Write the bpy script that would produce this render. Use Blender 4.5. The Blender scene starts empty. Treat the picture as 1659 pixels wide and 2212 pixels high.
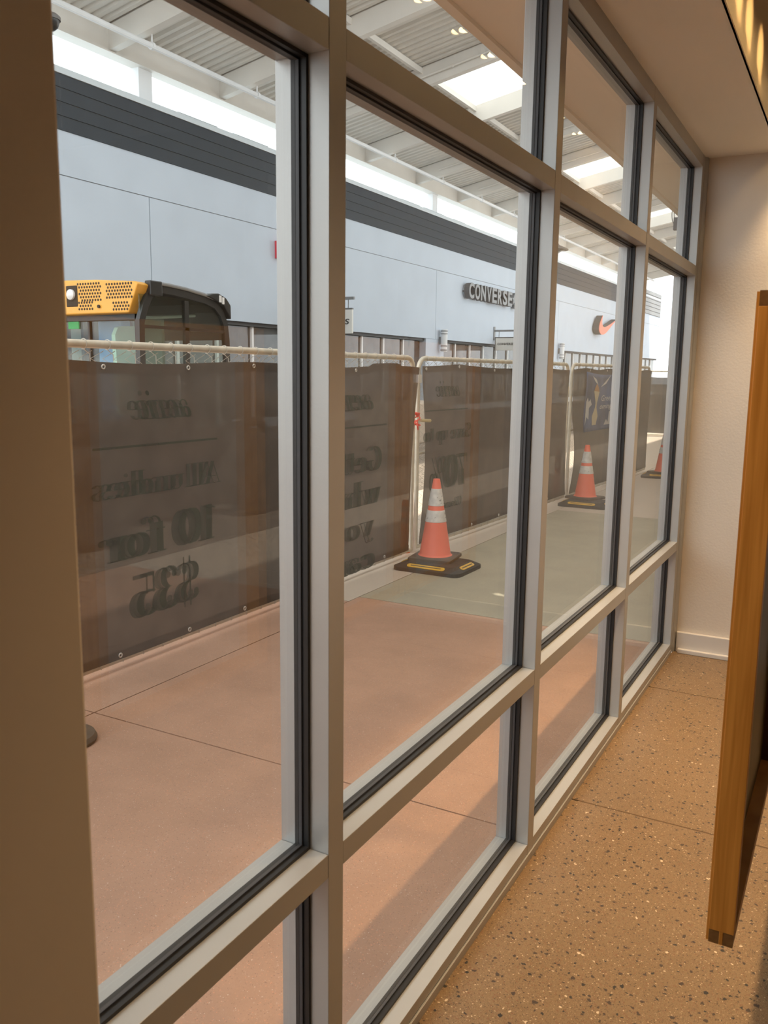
import bpy, math, random
from mathutils import Vector, Matrix
import numpy as np
random.seed(7)
R = math.radians
C = bpy.context.scene.collection
SC = bpy.context.scene
# ------------------------------------------------------------------ camera
F, YAW, PIT, ROL = 1847.7, -.5013, -.1623, .0116
CAM = Vector((.8258, 0, 1.595))
fw = Vector((math.sin(YAW)*math.cos(PIT), math.cos(YAW)*math.cos(PIT), math.sin(PIT)))
rt0 = Vector((math.cos(YAW), -math.sin(YAW), 0)); up0 = rt0.cross(fw)
rt = rt0*math.cos(ROL)+up0*math.sin(ROL); up = -rt0*math.sin(ROL)+up0*math.cos(ROL)
cd = bpy.data.cameras.new('camera'); cam = bpy.data.objects.new('camera', cd); C.objects.link(cam)
cd.sensor_fit = 'VERTICAL'; cd.sensor_height = 36; cd.lens = F/2212*36; cd.clip_start = .02; cd.clip_end = 600
m = Matrix((rt, up, -fw)).transposed().to_4x4(); m.translation = CAM; cam.matrix_world = m
cd.dof.use_dof = True; cd.dof.focus_distance = 5.5; cd.dof.aperture_fstop = 14
SC.camera = cam
def at(u, v, ax, val):
    d = fw+rt*((u-829.5)/F)-up*((v-1106)/F)
    return CAM+d*((val-CAM[ax])/d[ax])
# ------------------------------------------------------------------ exposure
SC.view_settings.view_transform = 'Standard'; SC.view_settings.look = 'None'
SC.view_settings.gamma = 1; SC.view_settings.use_curve_mapping = False
SC.view_settings.exposure = 0.0
# ------------------------------------------------------------------ sky and sun
W = bpy.data.worlds.new('sky'); SC.world = W; W.use_nodes = True
nt = W.node_tree; nt.nodes.clear()
SKY = 3.0
tc = nt.nodes.new('ShaderNodeTexCoord'); nz = nt.nodes.new('ShaderNodeTexNoise'); nz.inputs['Scale'].default_value = 5; nz.inputs['Detail'].default_value = 6
mp = nt.nodes.new('ShaderNodeMapping'); mp.inputs['Scale'].default_value = (1, 1, 3)
rp = nt.nodes.new('ShaderNodeValToRGB'); rp.color_ramp.elements[0].position = .24; rp.color_ramp.elements[0].color = (.16, .27, .42, 1)
rp.color_ramp.elements[1].position = .36; rp.color_ramp.elements[1].color = (.92, .97, 1.0, 1)
bg = nt.nodes.new('ShaderNodeBackground'); bg.inputs['Strength'].default_value = SKY
out = nt.nodes.new('ShaderNodeOutputWorld')
L = nt.links.new
L(tc.outputs['Generated'], mp.inputs[0]); L(mp.outputs[0], nz.inputs['Vector']); L(nz.outputs['Fac'], rp.inputs[0]); L(rp.outputs[0], bg.inputs[0]); L(bg.outputs[0], out.inputs[0])
sd = bpy.data.lights.new('sun', 'SUN'); so = bpy.data.objects.new('sun', sd); C.objects.link(so)
sd.energy = 7; sd.angle = R(1); sd.color = (1, .93, .82)
so.rotation_euler = Vector((-.45, .25, -1)).to_track_quat('-Z', 'Y').to_euler(); so.location = (20, 0, 40)
# ------------------------------------------------------------------ materials
MAT = {}
def mat(name, col=(.5, .5, .5), rough=.6, metal=0, noise=None, bump=None, spec=.5, emit=None, **kw):
    """noise=(scale, amount, stretch)"""
    m = bpy.data.materials.new(name); m.use_nodes = True; n = m.node_tree; b = n.nodes['Principled BSDF']
    b.inputs['Base Color'].default_value = (*col, 1); b.inputs['Roughness'].default_value = rough
    b.inputs['Metallic'].default_value = metal; b.inputs['Specular IOR Level'].default_value = spec
    if emit: b.inputs['Emission Color'].default_value = (*emit[0], 1); b.inputs['Emission Strength'].default_value = emit[1]
    if noise or bump:
        t = n.nodes.new('ShaderNodeTexCoord'); mpp = n.nodes.new('ShaderNodeMapping'); n.links.new(t.outputs['Object'], mpp.inputs[0])
        if noise and len(noise) > 2: mpp.inputs['Scale'].default_value = noise[2]
    if noise:
        a = n.nodes.new('ShaderNodeTexNoise'); a.inputs['Scale'].default_value = noise[0]; a.inputs['Detail'].default_value = 5
        n.links.new(mpp.outputs[0], a.inputs['Vector'])
        r = n.nodes.new('ShaderNodeValToRGB'); k = noise[1]
        r.color_ramp.elements[0].position = .3; r.color_ramp.elements[1].position = .7
        r.color_ramp.elements[0].color = (*[c*(1-k) for c in col], 1); r.color_ramp.elements[1].color = (*[min(1, c*(1+k)) for c in col], 1)
        n.links.new(a.outputs['Fac'], r.inputs[0]); n.links.new(r.outputs[0], b.inputs['Base Color'])
    if bump:
        a2 = n.nodes.new('ShaderNodeTexNoise'); a2.inputs['Scale'].default_value = bump[0]; n.links.new(mpp.outputs[0], a2.inputs['Vector'])
        bp = n.nodes.new('ShaderNodeBump'); bp.inputs['Strength'].default_value = bump[1]; bp.inputs['Distance'].default_value = .01
        n.links.new(a2.outputs['Fac'], bp.inputs['Height']); n.links.new(bp.outputs[0], b.inputs['Normal'])
    MAT[name] = m; return m
def glass(name, k=1.8, tint=(.97, .985, .97), rough=.0, base=.04):
    m = bpy.data.materials.new(name); m.use_nodes = True; n = m.node_tree; n.nodes.clear()
    lw = n.nodes.new('ShaderNodeLayerWeight'); lw.inputs['Blend'].default_value = .5
    p = n.nodes.new('ShaderNodeMath'); p.operation = 'POWER'; p.inputs[1].default_value = 5; n.links.new(lw.outputs['Facing'], p.inputs[0])
    q = n.nodes.new('ShaderNodeMath'); q.operation = 'MULTIPLY_ADD'; q.inputs[1].default_value = .95*k; q.inputs[2].default_value = base*k; q.use_clamp = True
    n.links.new(p.outputs[0], q.inputs[0])
    tr = n.nodes.new('ShaderNodeBsdfTransparent'); tr.inputs[0].default_value = (*tint, 1)
    gl = n.nodes.new('ShaderNodeBsdfGlossy'); gl.inputs['Roughness'].default_value = rough
    mx = n.nodes.new('ShaderNodeMixShader'); o = n.nodes.new('ShaderNodeOutputMaterial')
    n.links.new(q.outputs[0], mx.inputs[0]); n.links.new(tr.outputs[0], mx.inputs[1]); n.links.new(gl.outputs[0], mx.inputs[2]); n.links.new(mx.outputs[0], o.inputs[0])
    MAT[name] = m; return m
def sheer(name, col, alpha, weave=None, rough=.5, spec=.3):
    """woven cloth that lets a share of the light straight through"""
    m = mat(name, col, rough, spec=spec, noise=(6, .25)); n = m.node_tree; b = n.nodes['Principled BSDF']
    b.inputs['Alpha'].default_value = alpha
    return m
def speckle(name, base, var, chips, joints=None, rough=.4, tint=None, sheen=.5):
    """polished concrete: base tone, cloudy variation, layers of (scale, radius, dark colour, light colour, share)"""
    m = bpy.data.materials.new(name); m.use_nodes = True; n = m.node_tree; b = n.nodes['Principled BSDF']
    t = n.nodes.new('ShaderNodeTexCoord'); cur = None
    a = n.nodes.new('ShaderNodeTexNoise'); a.inputs['Scale'].default_value = 1.7; a.inputs['Detail'].default_value = 7; a.inputs['Roughness'].default_value = .65
    n.links.new(t.outputs['Object'], a.inputs['Vector'])
    r = n.nodes.new('ShaderNodeValToRGB'); r.color_ramp.elements[0].position = .3; r.color_ramp.elements[1].position = .72
    r.color_ramp.elements[0].color = (*[c*(1-var) for c in base], 1); r.color_ramp.elements[1].color = (*[c*(1+var) for c in base], 1)
    n.links.new(a.outputs['Fac'], r.inputs[0]); cur = r.outputs[0]
    for (sc, rad, cdk, clt, share, dens) in chips:
        v = n.nodes.new('ShaderNodeTexVoronoi'); v.inputs['Scale'].default_value = sc; v.inputs['Randomness'].default_value = 1
        wn = n.nodes.new('ShaderNodeTexNoise'); wn.inputs['Scale'].default_value = sc*1.3; wn.inputs['Detail'].default_value = 2
        n.links.new(t.outputs['Object'], wn.inputs['Vector'])
        vm = n.nodes.new('ShaderNodeVectorMath'); vm.operation = 'SCALE'; vm.inputs['Scale'].default_value = 1.1/sc; n.links.new(wn.outputs['Color'], vm.inputs[0])
        va = n.nodes.new('ShaderNodeVectorMath'); va.operation = 'ADD'; n.links.new(t.outputs['Object'], va.inputs[0]); n.links.new(vm.outputs[0], va.inputs[1])
        n.links.new(va.outputs[0], v.inputs['Vector'])
        sep = n.nodes.new('ShaderNodeSeparateColor'); n.links.new(v.outputs['Color'], sep.inputs[0])
        # radius varies with the cell: rad * red ; chip exists when green < dens
        mr = n.nodes.new('ShaderNodeMath'); mr.operation = 'MULTIPLY'; mr.inputs[1].default_value = rad; n.links.new(sep.outputs[0], mr.inputs[0])
        lt = n.nodes.new('ShaderNodeMath'); lt.operation = 'LESS_THAN'; n.links.new(v.outputs['Distance'], lt.inputs[0]); n.links.new(mr.outputs[0], lt.inputs[1])
        ex = n.nodes.new('ShaderNodeMath'); ex.operation = 'LESS_THAN'; ex.inputs[1].default_value = dens; n.links.new(sep.outputs[1], ex.inputs[0])
        fa = n.nodes.new('ShaderNodeMath'); fa.operation = 'MULTIPLY'; n.links.new(lt.outputs[0], fa.inputs[0]); n.links.new(ex.outputs[0], fa.inputs[1])
        cr = n.nodes.new('ShaderNodeValToRGB'); cr.color_ramp.interpolation = 'CONSTANT'
        cr.color_ramp.elements[0].color = (*cdk, 1); cr.color_ramp.elements[1].position = share; cr.color_ramp.elements[1].color = (*clt, 1)
        e = cr.color_ramp.elements.new(share*.6); e.color = (cdk[0]*1.9, cdk[1]*1.5, cdk[2]*1.3, 1)
        n.links.new(sep.outputs[2], cr.inputs[0])
        mx = n.nodes.new('ShaderNodeMix'); mx.data_type = 'RGBA'; n.links.new(fa.outputs[0], mx.inputs[0]); n.links.new(cur, mx.inputs[6]); n.links.new(cr.outputs[0], mx.inputs[7]); cur = mx.outputs[2]
    n.links.new(cur, b.inputs['Base Color']); b.inputs['Roughness'].default_value = rough; b.inputs['Specular IOR Level'].default_value = sheen
    MAT[name] = m; return m
def wood(name, c1, c2, axis='Z', sc=1.0, rough=.4):
    m = bpy.data.materials.new(name); m.use_nodes = True; n = m.node_tree; b = n.nodes['Principled BSDF']
    t = n.nodes.new('ShaderNodeTexCoord'); mpp = n.nodes.new('ShaderNodeMapping')
    s = {'Z': (38, 38, 1.4), 'Y': (38, 1.4, 38), 'D': (6, 3, 6)}[axis]
    mpp.inputs['Scale'].default_value = tuple(x*sc for x in s); n.links.new(t.outputs['Object'], mpp.inputs[0])
    a = n.nodes.new('ShaderNodeTexNoise'); a.inputs['Scale'].default_value = 3; a.inputs['Detail'].default_value = 8; a.inputs['Distortion'].default_value = .6
    n.links.new(mpp.outputs[0], a.inputs['Vector'])
    r = n.nodes.new('ShaderNodeValToRGB'); r.color_ramp.elements[0].position = .35; r.color_ramp.elements[1].position = .65
    r.color_ramp.elements[0].color = (*c1, 1); r.color_ramp.elements[1].color = (*c2, 1)
    n.links.new(a.outputs['Fac'], r.inputs[0]); n.links.new(r.outputs[0], b.inputs['Base Color']); b.inputs['Roughness'].default_value = rough
    MAT[name] = m; return m

mat('aluminium', (.43, .43, .42), .40, .40, noise=(3, .05), bump=(160, .02))
mat('gasket', (.010, .009, .009), .5)
mat('spacer', (.035, .035, .04), .5)
mat('plaster', (.70, .64, .57), .75, noise=(1.4, .03), bump=(90, .08))
mat('ceilingpaint', (.80, .77, .71), .8, noise=(1.2, .02), bump=(70, .05))
mat('trimpaint', (.66, .63, .60), .45, noise=(6, .03))
mat('pierpaint', (.88, .78, .66), .8, noise=(2, .03), bump=(160, .01))
mat('roomwall', (.15, .105, .055), .8, noise=(1, .06))
mat('fasciapaint', (.60, .50, .34), .6, noise=(2, .04))
speckle('terrazzo', (.215, .143, .078), .10, [(420, .58, (.09, .06, .034), (.36, .26, .16), .78, .8), (190, .50, (.10, .065, .04), (.50, .38, .25), .76, .75), (66, .42, (.03, .027, .024), (.62, .49, .34), .80, .5)], rough=.42, sheen=.35)
PINK = (.50, .295, .20)
speckle('pinkslab', PINK, .13, [(210, .45, (.36, .22, .16), (.74, .56, .45), .6, .6)], rough=.7, sheen=.2)
speckle('greyslab', (.44, .385, .28), .12, [(210, .45, (.24, .21, .165), (.60, .55, .45), .6, .6)], rough=.7, sheen=.2)
speckle('paleslab', (.60, .50, .40), .05, [(210, .45, (.45, .37, .29), (.75, .64, .52), .6, .5)], rough=.75, sheen=.2)
speckle('gravel', (.21, .17, .135), .14, [(35, .5, (.12, .10, .09), (.62, .52, .42), .5, .7)], rough=.9, sheen=.1)
mat('jointfill', (.10, .055, .03), .9)
mat('jointfloor', (.12, .075, .04), .9)
glass('windowglass', .36, (.95, .96, .955), base=.18); glass('cabglass', .6, (.78, .84, .81), base=.09)
mat('steelwhite', (.74, .71, .66), .55, noise=(2, .03))
mat('steelcool', (.80, .81, .82), .55, noise=(2, .03))
mat('deck', (.66, .63, .58), .5, noise=(3, .04))
mat('stucco', (.57, .64, .73), .9, noise=(.9, .035), bump=(25, .06))
mat('bandpanel', (.036, .045, .056), .7, noise=(3, .10))
mat('capmetal', (.62, .68, .72), .5)
mat('darkslot', (.05, .05, .05), .6)
mat('storeglass', (.075, .075, .072), .06, noise=(1.1, .6), spec=.55)
mat('whiteframe', (.82, .83, .83), .5)
mat('inkgrey', (.13, .13, .13), .5)
mat('letterface', (.24, .245, .25), .45); mat('letterside', (.14, .13, .125), .6)
mat('signface', (.80, .79, .75), .6)
mat('signblack', (.03, .03, .03), .6)
mat('redletter', (.72, .07, .10), .5); mat('orangeface', (.82, .20, .10), .5)
mat('galv', (.62, .57, .47), .5, .25, noise=(14, .12)); mat('wire', (.52, .49, .43), .5, .5)
sheer('netting', (.082, .064, .052), .94); sheer('nettingfar', (.060, .054, .042), .93)
sheer('print', (.010, .026, .012), .88); sheer('printghost', (.016, .032, .018), .62)
mat('brass', (.62, .50, .28), .35, .7); mat('ring', (.70, .68, .64), .3, .8)
mat('coneorange', (1.0, .20, .12), .5, noise=(5, .07)); mat('conewhite', (.72, .68, .63), .5, noise=(24, .16)); mat('scuff', (.10, .09, .08), .8)
mat('rubber', (.045, .043, .038), .8, noise=(9, .2)); mat('rubberbrown', (.11, .085, .062), .8, noise=(9, .2)); mat('yellowpad', (.80, .46, .06), .5, noise=(16, .14))
mat('tuborange', (.72, .12, .03), .5); mat('tape', (.35, .30, .26), .5); mat('flagred', (.80, .08, .06), .6)
mat('bannerblue', (.085, .13, .24), .7, noise=(3, .45)); mat('bannerwhite', (.55, .57, .58), .7); mat('bannercream', (.58, .52, .36), .7); mat('bannertan', (.45, .26, .12), .7)
mat('cabyellow', (.78, .38, .055), .4, noise=(3, .05)); mat('cabblack', (.018, .018, .018), .35); mat('hole', (.05, .03, .015), .8)
mat('cabblue', (.28, .52, 1.0), .5); mat('cabmint', (.72, .92, .80), .5); mat('cabgrey', (.33, .38, .36), .5); mat('stickerglow', (.02, .30, .09), .5, emit=((.05, .8, .2), .12))
mat('lens', (.8, .8, .8), .1)
mat('blackmetal', (.02, .02, .02), .4); mat('lampglow', (1, .8, .5), .5, emit=((1, .66, .30), 28))
mat('whiteplastic', (.8, .8, .78), .4)
mat('buildingback', (.40, .34, .27), .8, noise=(.8, .05))
mat('poster', (.60, .52, .46), .7)
mat('soffit', (.84, .72, .58), .8)
wood('oak', (.52, .21, .03), (.68, .30, .055)); wood('oaky', (.46, .21, .045), (.62, .32, .09), 'D'); wood('oakend', (.17, .08, .025), (.25, .125, .04), 'D', 3); wood('olivepanel', (.13, .10, .028), (.17, .125, .036)); wood('oakshade', (.09, .03, .012), (.14, .05, .02))
# translucent roof light sheet
m = bpy.data.materials.new('rooflight'); m.use_nodes = True; n = m.node_tree; n.nodes.clear()
tl = n.nodes.new('ShaderNodeBsdfTranslucent'); tl.inputs[0].default_value = (.52, .52, .50, 1); t2 = n.nodes.new('ShaderNodeBsdfTransparent'); t2.inputs[0].default_value = (.95, .95, .92, 1)
mx = n.nodes.new('ShaderNodeMixShader'); mx.inputs[0].default_value = .04; o = n.nodes.new('ShaderNodeOutputMaterial')
n.links.new(tl.outputs[0], mx.inputs[1]); n.links.new(t2.outputs[0], mx.inputs[2]); n.links.new(mx.outputs[0], o.inputs[0]); MAT['rooflight'] = m

# ------------------------------------------------------------------ mesh helpers
class MB:
    def __init__(s): s.v = []; s.f = []; s.m = []; s.k = 0
    def add(s, vs, fs):
        o = len(s.v); s.v += [tuple(p) for p in vs]; s.f += [[i+o for i in f] for f in fs]; s.m += [s.k]*len(fs); return s
    def mi(s, k): s.k = k; return s
    def box(s, x0, x1, y0, y1, z0, z1, M=None, bev=0):
        if x0 > x1: x0, x1 = x1, x0
        if y0 > y1: y0, y1 = y1, y0
        if z0 > z1: z0, z1 = z1, z0
        vs = [Vector((x, y, z)) for x in (x0, x1) for y in (y0, y1) for z in (z0, z1)]
        if M: vs = [M @ p for p in vs]
        return s.add(vs, [(0, 1, 3, 2), (4, 6, 7, 5), (0, 4, 5, 1), (2, 3, 7, 6), (0, 2, 6, 4), (1, 5, 7, 3)])
    def tube(s, pts, r, n=8, cap=True, closed=False):
        pts = [Vector(p) for p in pts]; N = len(pts); rr = r if isinstance(r, (list, tuple)) else [r]*N
        rings = []; nrm = None
        for i, p in enumerate(pts):
            a = pts[(i-1) % N] if (closed or i > 0) else p; b = pts[(i+1) % N] if (closed or i < N-1) else p
            t = (b-a).normalized()
            if nrm is None:
                nrm = t.orthogonal().normalized()
            else:
                nrm = (nrm-t*nrm.dot(t));
                nrm = nrm.normalized() if nrm.length > 1e-6 else t.orthogonal().normalized()
            bi = t.cross(nrm)
            rings.append([p+(nrm*math.cos(2*math.pi*k/n)+bi*math.sin(2*math.pi*k/n))*rr[i] for k in range(n)])
        vs = [q for g in rings for q in g]; fs = []
        for i in range(N if closed else N-1):
            j = (i+1) % N
            for k in range(n): fs.append((i*n+k, i*n+(k+1) % n, j*n+(k+1) % n, j*n+k))
        if cap and not closed: fs += [tuple(range(n))[::-1], tuple((N-1)*n+k for k in range(n))]
        return s.add(vs, fs)
    def lathe(s, prof, c=(0, 0, 0), n=32, M=None):
        vs = []; fs = []
        for r, z in prof:
            for k in range(n):
                p = Vector((r*math.cos(2*math.pi*k/n), r*math.sin(2*math.pi*k/n), z))
                vs.append((M @ p if M else p)+Vector(c))
        for i in range(len(prof)-1):
            for k in range(n): fs.append((i*n+k, i*n+(k+1) % n, (i+1)*n+(k+1) % n, (i+1)*n+k))
        fs.append(tuple(range(n))[::-1]); fs.append(tuple((len(prof)-1)*n+k for k in range(n)))
        return s.add(vs, fs)
    def prism(s, poly, fn0, fn1):
        """poly of (a,b); fn0/fn1 map (a,b) to 3d of the two caps"""
        n = len(poly); vs = [fn0(*p) for p in poly]+[fn1(*p) for p in poly]
        return s.add(vs, [tuple(range(n))[::-1], tuple(range(n, 2*n))]+[(i, (i+1) % n, (i+1) % n+n, i+n) for i in range(n)])
    def grid(s, fn, nu, nv):
        vs = [fn(i/nu, j/nv) for i in range(nu+1) for j in range(nv+1)]
        return s.add(vs, [(i*(nv+1)+j, (i+1)*(nv+1)+j, (i+1)*(nv+1)+j+1, i*(nv+1)+j+1) for i in range(nu) for j in range(nv)])
    def build(s, name, mats, parent=None, smooth=False, bevel=0, solid=0):
        off = wloc(parent) if parent else Vector((0, 0, 0))
        me = bpy.data.meshes.new(name); me.from_pydata([tuple(Vector(p)-off) for p in s.v], [], s.f); me.update()
        mats = mats if isinstance(mats, (list, tuple)) else [mats]
        for q in mats: me.materials.append(MAT[q] if isinstance(q, str) else q)
        me.polygons.foreach_set('material_index', s.m)
        if smooth:
            me.polygons.foreach_set('use_smooth', [True]*len(s.f))
        o = bpy.data.objects.new(name, me); C.objects.link(o)
        if smooth == 'auto':
            md = o.modifiers.new('es', 'EDGE_SPLIT'); md.split_angle = R(35)
        if solid: md = o.modifiers.new('s', 'SOLIDIFY'); md.thickness = solid; md.offset = 0
        if bevel: md = o.modifiers.new('b', 'BEVEL'); md.width = bevel; md.segments = 2; md.limit_method = 'ANGLE'
        if parent: o.parent = parent
        return o
def wloc(o):
    p = Vector((0, 0, 0))
    while o: p += o.location; o = o.parent
    return p
def tag(o, label=None, cat=None, group=None, kind=None):
    if label: o['label'] = label
    if cat: o['category'] = cat
    if group: o['group'] = group
    if kind: o['kind'] = kind
    return o
def thing(name, loc, label=None, cat=None, group=None, kind=None):
    o = bpy.data.objects.new(name, None); o.empty_display_size = .1; C.objects.link(o); o.location = loc
    return tag(o, label, cat, group, kind)
def struct(name, mb, mats, label=None, **kw):
    return tag(mb.build(name, mats, **kw), label, None, None, 'structure')
def copy_tree(o, parent=None):
    c = o.copy(); C.objects.link(c)
    if parent: c.parent = parent
    for ch in [x for x in bpy.data.objects if x.parent == o]: copy_tree(ch, c)
    return c
DG = None
def text_verts(s, bold=0.0, shear=0.0, extrude=0.0):
    """outline of a line of lettering, as vertices in a 0..1 box plus faces"""
    cu = bpy.data.curves.new('lettering', 'FONT'); cu.body = s; cu.offset = bold; cu.shear = shear; cu.extrude = extrude; cu.resolution_u = 4
    o = bpy.data.objects.new('lettering', cu); C.objects.link(o)
    dg = bpy.context.evaluated_depsgraph_get(); me = bpy.data.meshes.new_from_object(o.evaluated_get(dg))
    vs = [v.co.copy() for v in me.vertices]; fs = [tuple(p.vertices) for p in me.polygons]; ns = [abs(p.normal.z) > .5 for p in me.polygons]
    bpy.data.objects.remove(o); bpy.data.curves.remove(cu); bpy.data.meshes.remove(me)
    x0 = min(v.x for v in vs); x1 = max(v.x for v in vs); y0 = min(v.y for v in vs); y1 = max(v.y for v in vs)
    return [((v.x-x0)/(x1-x0), (v.y-y0)/(y1-y0), v.z) for v in vs], fs, ns

# ================================================================== SETTING: INSIDE
M0, S, MW, DEP = .0787, 1.22, .0546, .112
CEIL = 2.745; YE = 5.07
b = MB().box(0, 5, -3, 3.008, -.1, 0).box(0, 5, 3.016, 4.375, -.1, 0).box(0, 5, 4.383, YE+.1, -.1, 0)
fl = struct('floor', b, 'terrazzo')
MB().box(.03, 5, 3.008, 3.016, -.05, -.0008).box(.03, 5, 4.375, 4.383, -.05, -.0008).build('floor_joint', 'jointfloor', fl)
struct('wall_end', MB().box(-.02, 5, YE, YE+.2, 0, 3.4), 'plaster')
struct('wall_right', MB().box(5, 5.2, -3, YE+.2, 0, 3.4), 'roomwall')
struct('wall_back', MB().box(-.2, 5.2, -3.2, -3, 0, 3.4), 'roomwall')
struct('wall_left', MB().box(-.16, .257, -3, .50, 0, CEIL).box(-.16, -.01, -3, .07, 0, CEIL), 'pierpaint', bevel=.004)
struct('ceiling', MB().box(-.112, .352, -3, YE, CEIL, CEIL+.06).box(.352, 5, -3, YE, 3.32, 3.4), 'ceilingpaint')
struct('trim_3', MB().box(.333, .352, -3, YE, CEIL+.06, 3.32).box(.345, .356, -3, YE, CEIL, CEIL+.065), 'fasciapaint')
b = MB().box(.016, 5, YE-.026, YE, 0, .120).box(.030, 5, YE-.052, YE-.026, 0, .026)
struct('baseboard_end', b, 'trimpaint', bevel=.004)
# curved filler between the last mullion and the end wall
yb = M0+4*S+MW
b = MB(); prof = [(-.112, yb+.004), (-.112, YE), (.014, YE)]+[(.014-.036*(1-math.cos(a)), YE-.002-.052*math.sin(a)) for a in [R(10*k) for k in range(1, 10)]]
b.prism([(p[0], p[1]) for p in prof], lambda x, y: (x, y, 0), lambda x, y: (x, y, CEIL))
struct('trim_1', b, 'aluminium')

# ------------------------------------------------------------------ the glazed storefront
Z = dict(b0=.026, b1=.0624, s0=.616, s1=.666, t0=2.125, t1=2.177, h0=2.684)
def mullion(i, parent):
    y = M0+i*S
    return MB().box(-DEP, 0, y, y+MW, 0, CEIL).build('mullion', 'aluminium', parent, bevel=.0012)
for nwin in range(1, 5):
    y0 = M0+(nwin-1)*S+MW; y1 = M0+nwin*S
    w = thing('window_%d' % nwin, (0, y0, 0), kind='structure')
    if nwin == 1: mullion(0, w)
    mullion(nwin, w)
    g = .0008
    MB().box(-DEP, -.0006, y0+g, y1-g, Z['b0']+.003, Z['b1']).build('base_rail', 'aluminium', w, bevel=.001)
    MB().box(-DEP, .004, y0-MW/2+g, y1+MW/2-g, 0, Z['b0']).build('threshold', 'aluminium', w, bevel=.001)
    MB().box(-DEP, -.0006, y0+g, y1-g, Z['s0'], Z['s1']).build('sill_rail', 'aluminium', w, bevel=.001)
    MB().box(-DEP, -.0006, y0+g, y1-g, Z['t0'], Z['t1']).build('transom', 'aluminium', w, bevel=.001)
    MB().box(-DEP, -.0006, y0+g, y1-g, Z['h0'], CEIL).build('head_rail', 'aluminium', w, bevel=.001)
    for (z0, z1) in ((Z['b1'], Z['s0']), (Z['s1'], Z['t0']), (Z['t1'], Z['h0'])):
        def ring(mb, x0, x1, th):
            mb.box(x0, x1, y0, y0+th, z0, z1); mb.box(x0, x1, y1-th, y1, z0, z1)
            mb.box(x0, x1, y0+th, y1-th, z0, z0+th); mb.box(x0, x1, y0+th, y1-th, z1-th, z1); return mb
        ring(MB(), -.0505, -.0425, .007).build('gasket', 'gasket', w)
        ring(ring(MB(), -.0655, -.0515, .0045), -.075, -.0665, .006).build('gasket', 'spacer' if 0 else 'gasket', w)
        ring(MB(), -.064, -.057, .0085).build('glazing_spacer', 'spacer', w)
        MB().box(-.0665, -.0506, y0+.003, y1-.003, z0+.003, z1-.003).build('glass_pane', 'windowglass', w)
# sealant strip and dark gap at the far jamb
struct('trim_2', MB().box(-.06, -.004, yb-.0005, yb+.0045, .0, CEIL), 'gasket')

# ------------------------------------------------------------------ track spotlights
def spot(y, label):
    t = thing('track_spotlight', (.54, y, 2.93), label, 'light', 'warm spotlights above the window')
    d = Vector((-.30, .0, -1)).normalized(); q = d.to_track_quat('-Z', 'Y').to_matrix().to_4x4()
    q.translation = Vector((.54, y, 2.93))
    MB().lathe([(.025, .10), (.042, .09), (.046, 0), (.042, -.002), (.040, .02)][::-1], (0, 0, 0), 20, q).build('lamp_housing', 'blackmetal', t, smooth='auto')
    MB().lathe([(.0385, .002), (.0385, .008)], (0, 0, 0), 20, q).build('lamp_lens', 'lampglow', t)
    MB().tube([(.54, y, 3.02), (.54, y, 3.30)], .008).box(.52, .56, y-.04, y+.04, 3.296, 3.32).build('stem', 'blackmetal', t)
    ld = bpy.data.lights.new('spotlight_beam', 'SPOT'); lo = bpy.data.objects.new('spotlight_beam', ld); C.objects.link(lo)
    ld.energy = 90; ld.color = (1, .68, .37); ld.spot_size = R(68); ld.spot_blend = .8; ld.shadow_soft_size = .035
    lo.parent = t; lo.location = (-.004, 0, -.012); lo.rotation_euler = Vector((.03, 0, -1)).to_track_quat('-Z', 'Y').to_euler()
    ld2 = bpy.data.lights.new('fascia_fill', 'SPOT'); l2 = bpy.data.objects.new('fascia_fill', ld2); C.objects.link(l2)  # extra sideways beam added to light the scallops on the fascia
    ld2.energy = 3; ld2.color = (1, .62, .26); ld2.spot_size = R(68); ld2.spot_blend = .5; ld2.shadow_soft_size = .02
    l2.parent = t; l2.location = (-.004, 0, -.012); l2.rotation_euler = Vector((-1, 0, -.12)).to_track_quat('-Z', 'Y').to_euler()
    return t
for y, lb in ((1.15, None), (1.85, None), (2.62, None), (2.99, 'warm spotlight mirrored at the very top edge of the photo, second bay'), (3.32, 'warm spotlight mirrored against the corrugated roof, second bay'),
              (3.62, 'warm spotlight mirrored at the corner of the nearest roof light'), (4.01, 'warm spotlight mirrored right beside the upper part of the second mullion'),
              (4.61, 'warm spotlight mirrored just right of the second mullion'), (4.95, 'small warm spotlight mirrored furthest right, third bay')):
    spot(y, lb or 'warm spotlight on the row above the window, nearer the camera than the photo shows')
# unseen area lamps added deeper in the shop as general fill
for k, (x, y) in enumerate(((3.4, -1.8), (4.2, .4))):
    ld = bpy.data.lights.new('ceiling_fill', 'AREA'); lo = bpy.data.objects.new('ceiling_fill', ld); C.objects.link(lo)
    ld.shape = 'DISK'; ld.size = .5; ld.energy = 6; ld.color = (1, .74, .47); lo.location = (x, y, 3.30)

# unseen lamp added to brighten the pier by bounce off the floor
t = thing('bounce_fill', (1.3, -.35, 3.30), 'unseen fill lamp added over the floor behind the photographer', 'light')
MB().lathe([(.07, 3.285), (.07, 3.319), (.05, 3.319)], (1.3, -.35, 0), 24).build('bounce_fill_ring', 'whiteplastic', t)
ld = bpy.data.lights.new('bounce_fill_beam', 'SPOT'); lo = bpy.data.objects.new('bounce_fill_beam', ld); C.objects.link(lo)
ld.energy = 150; ld.color = (1, .74, .46); ld.spot_size = R(56); ld.spot_blend = .7; ld.shadow_soft_size = .05; lo.parent = t; lo.location = (0, 0, -.03)

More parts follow.
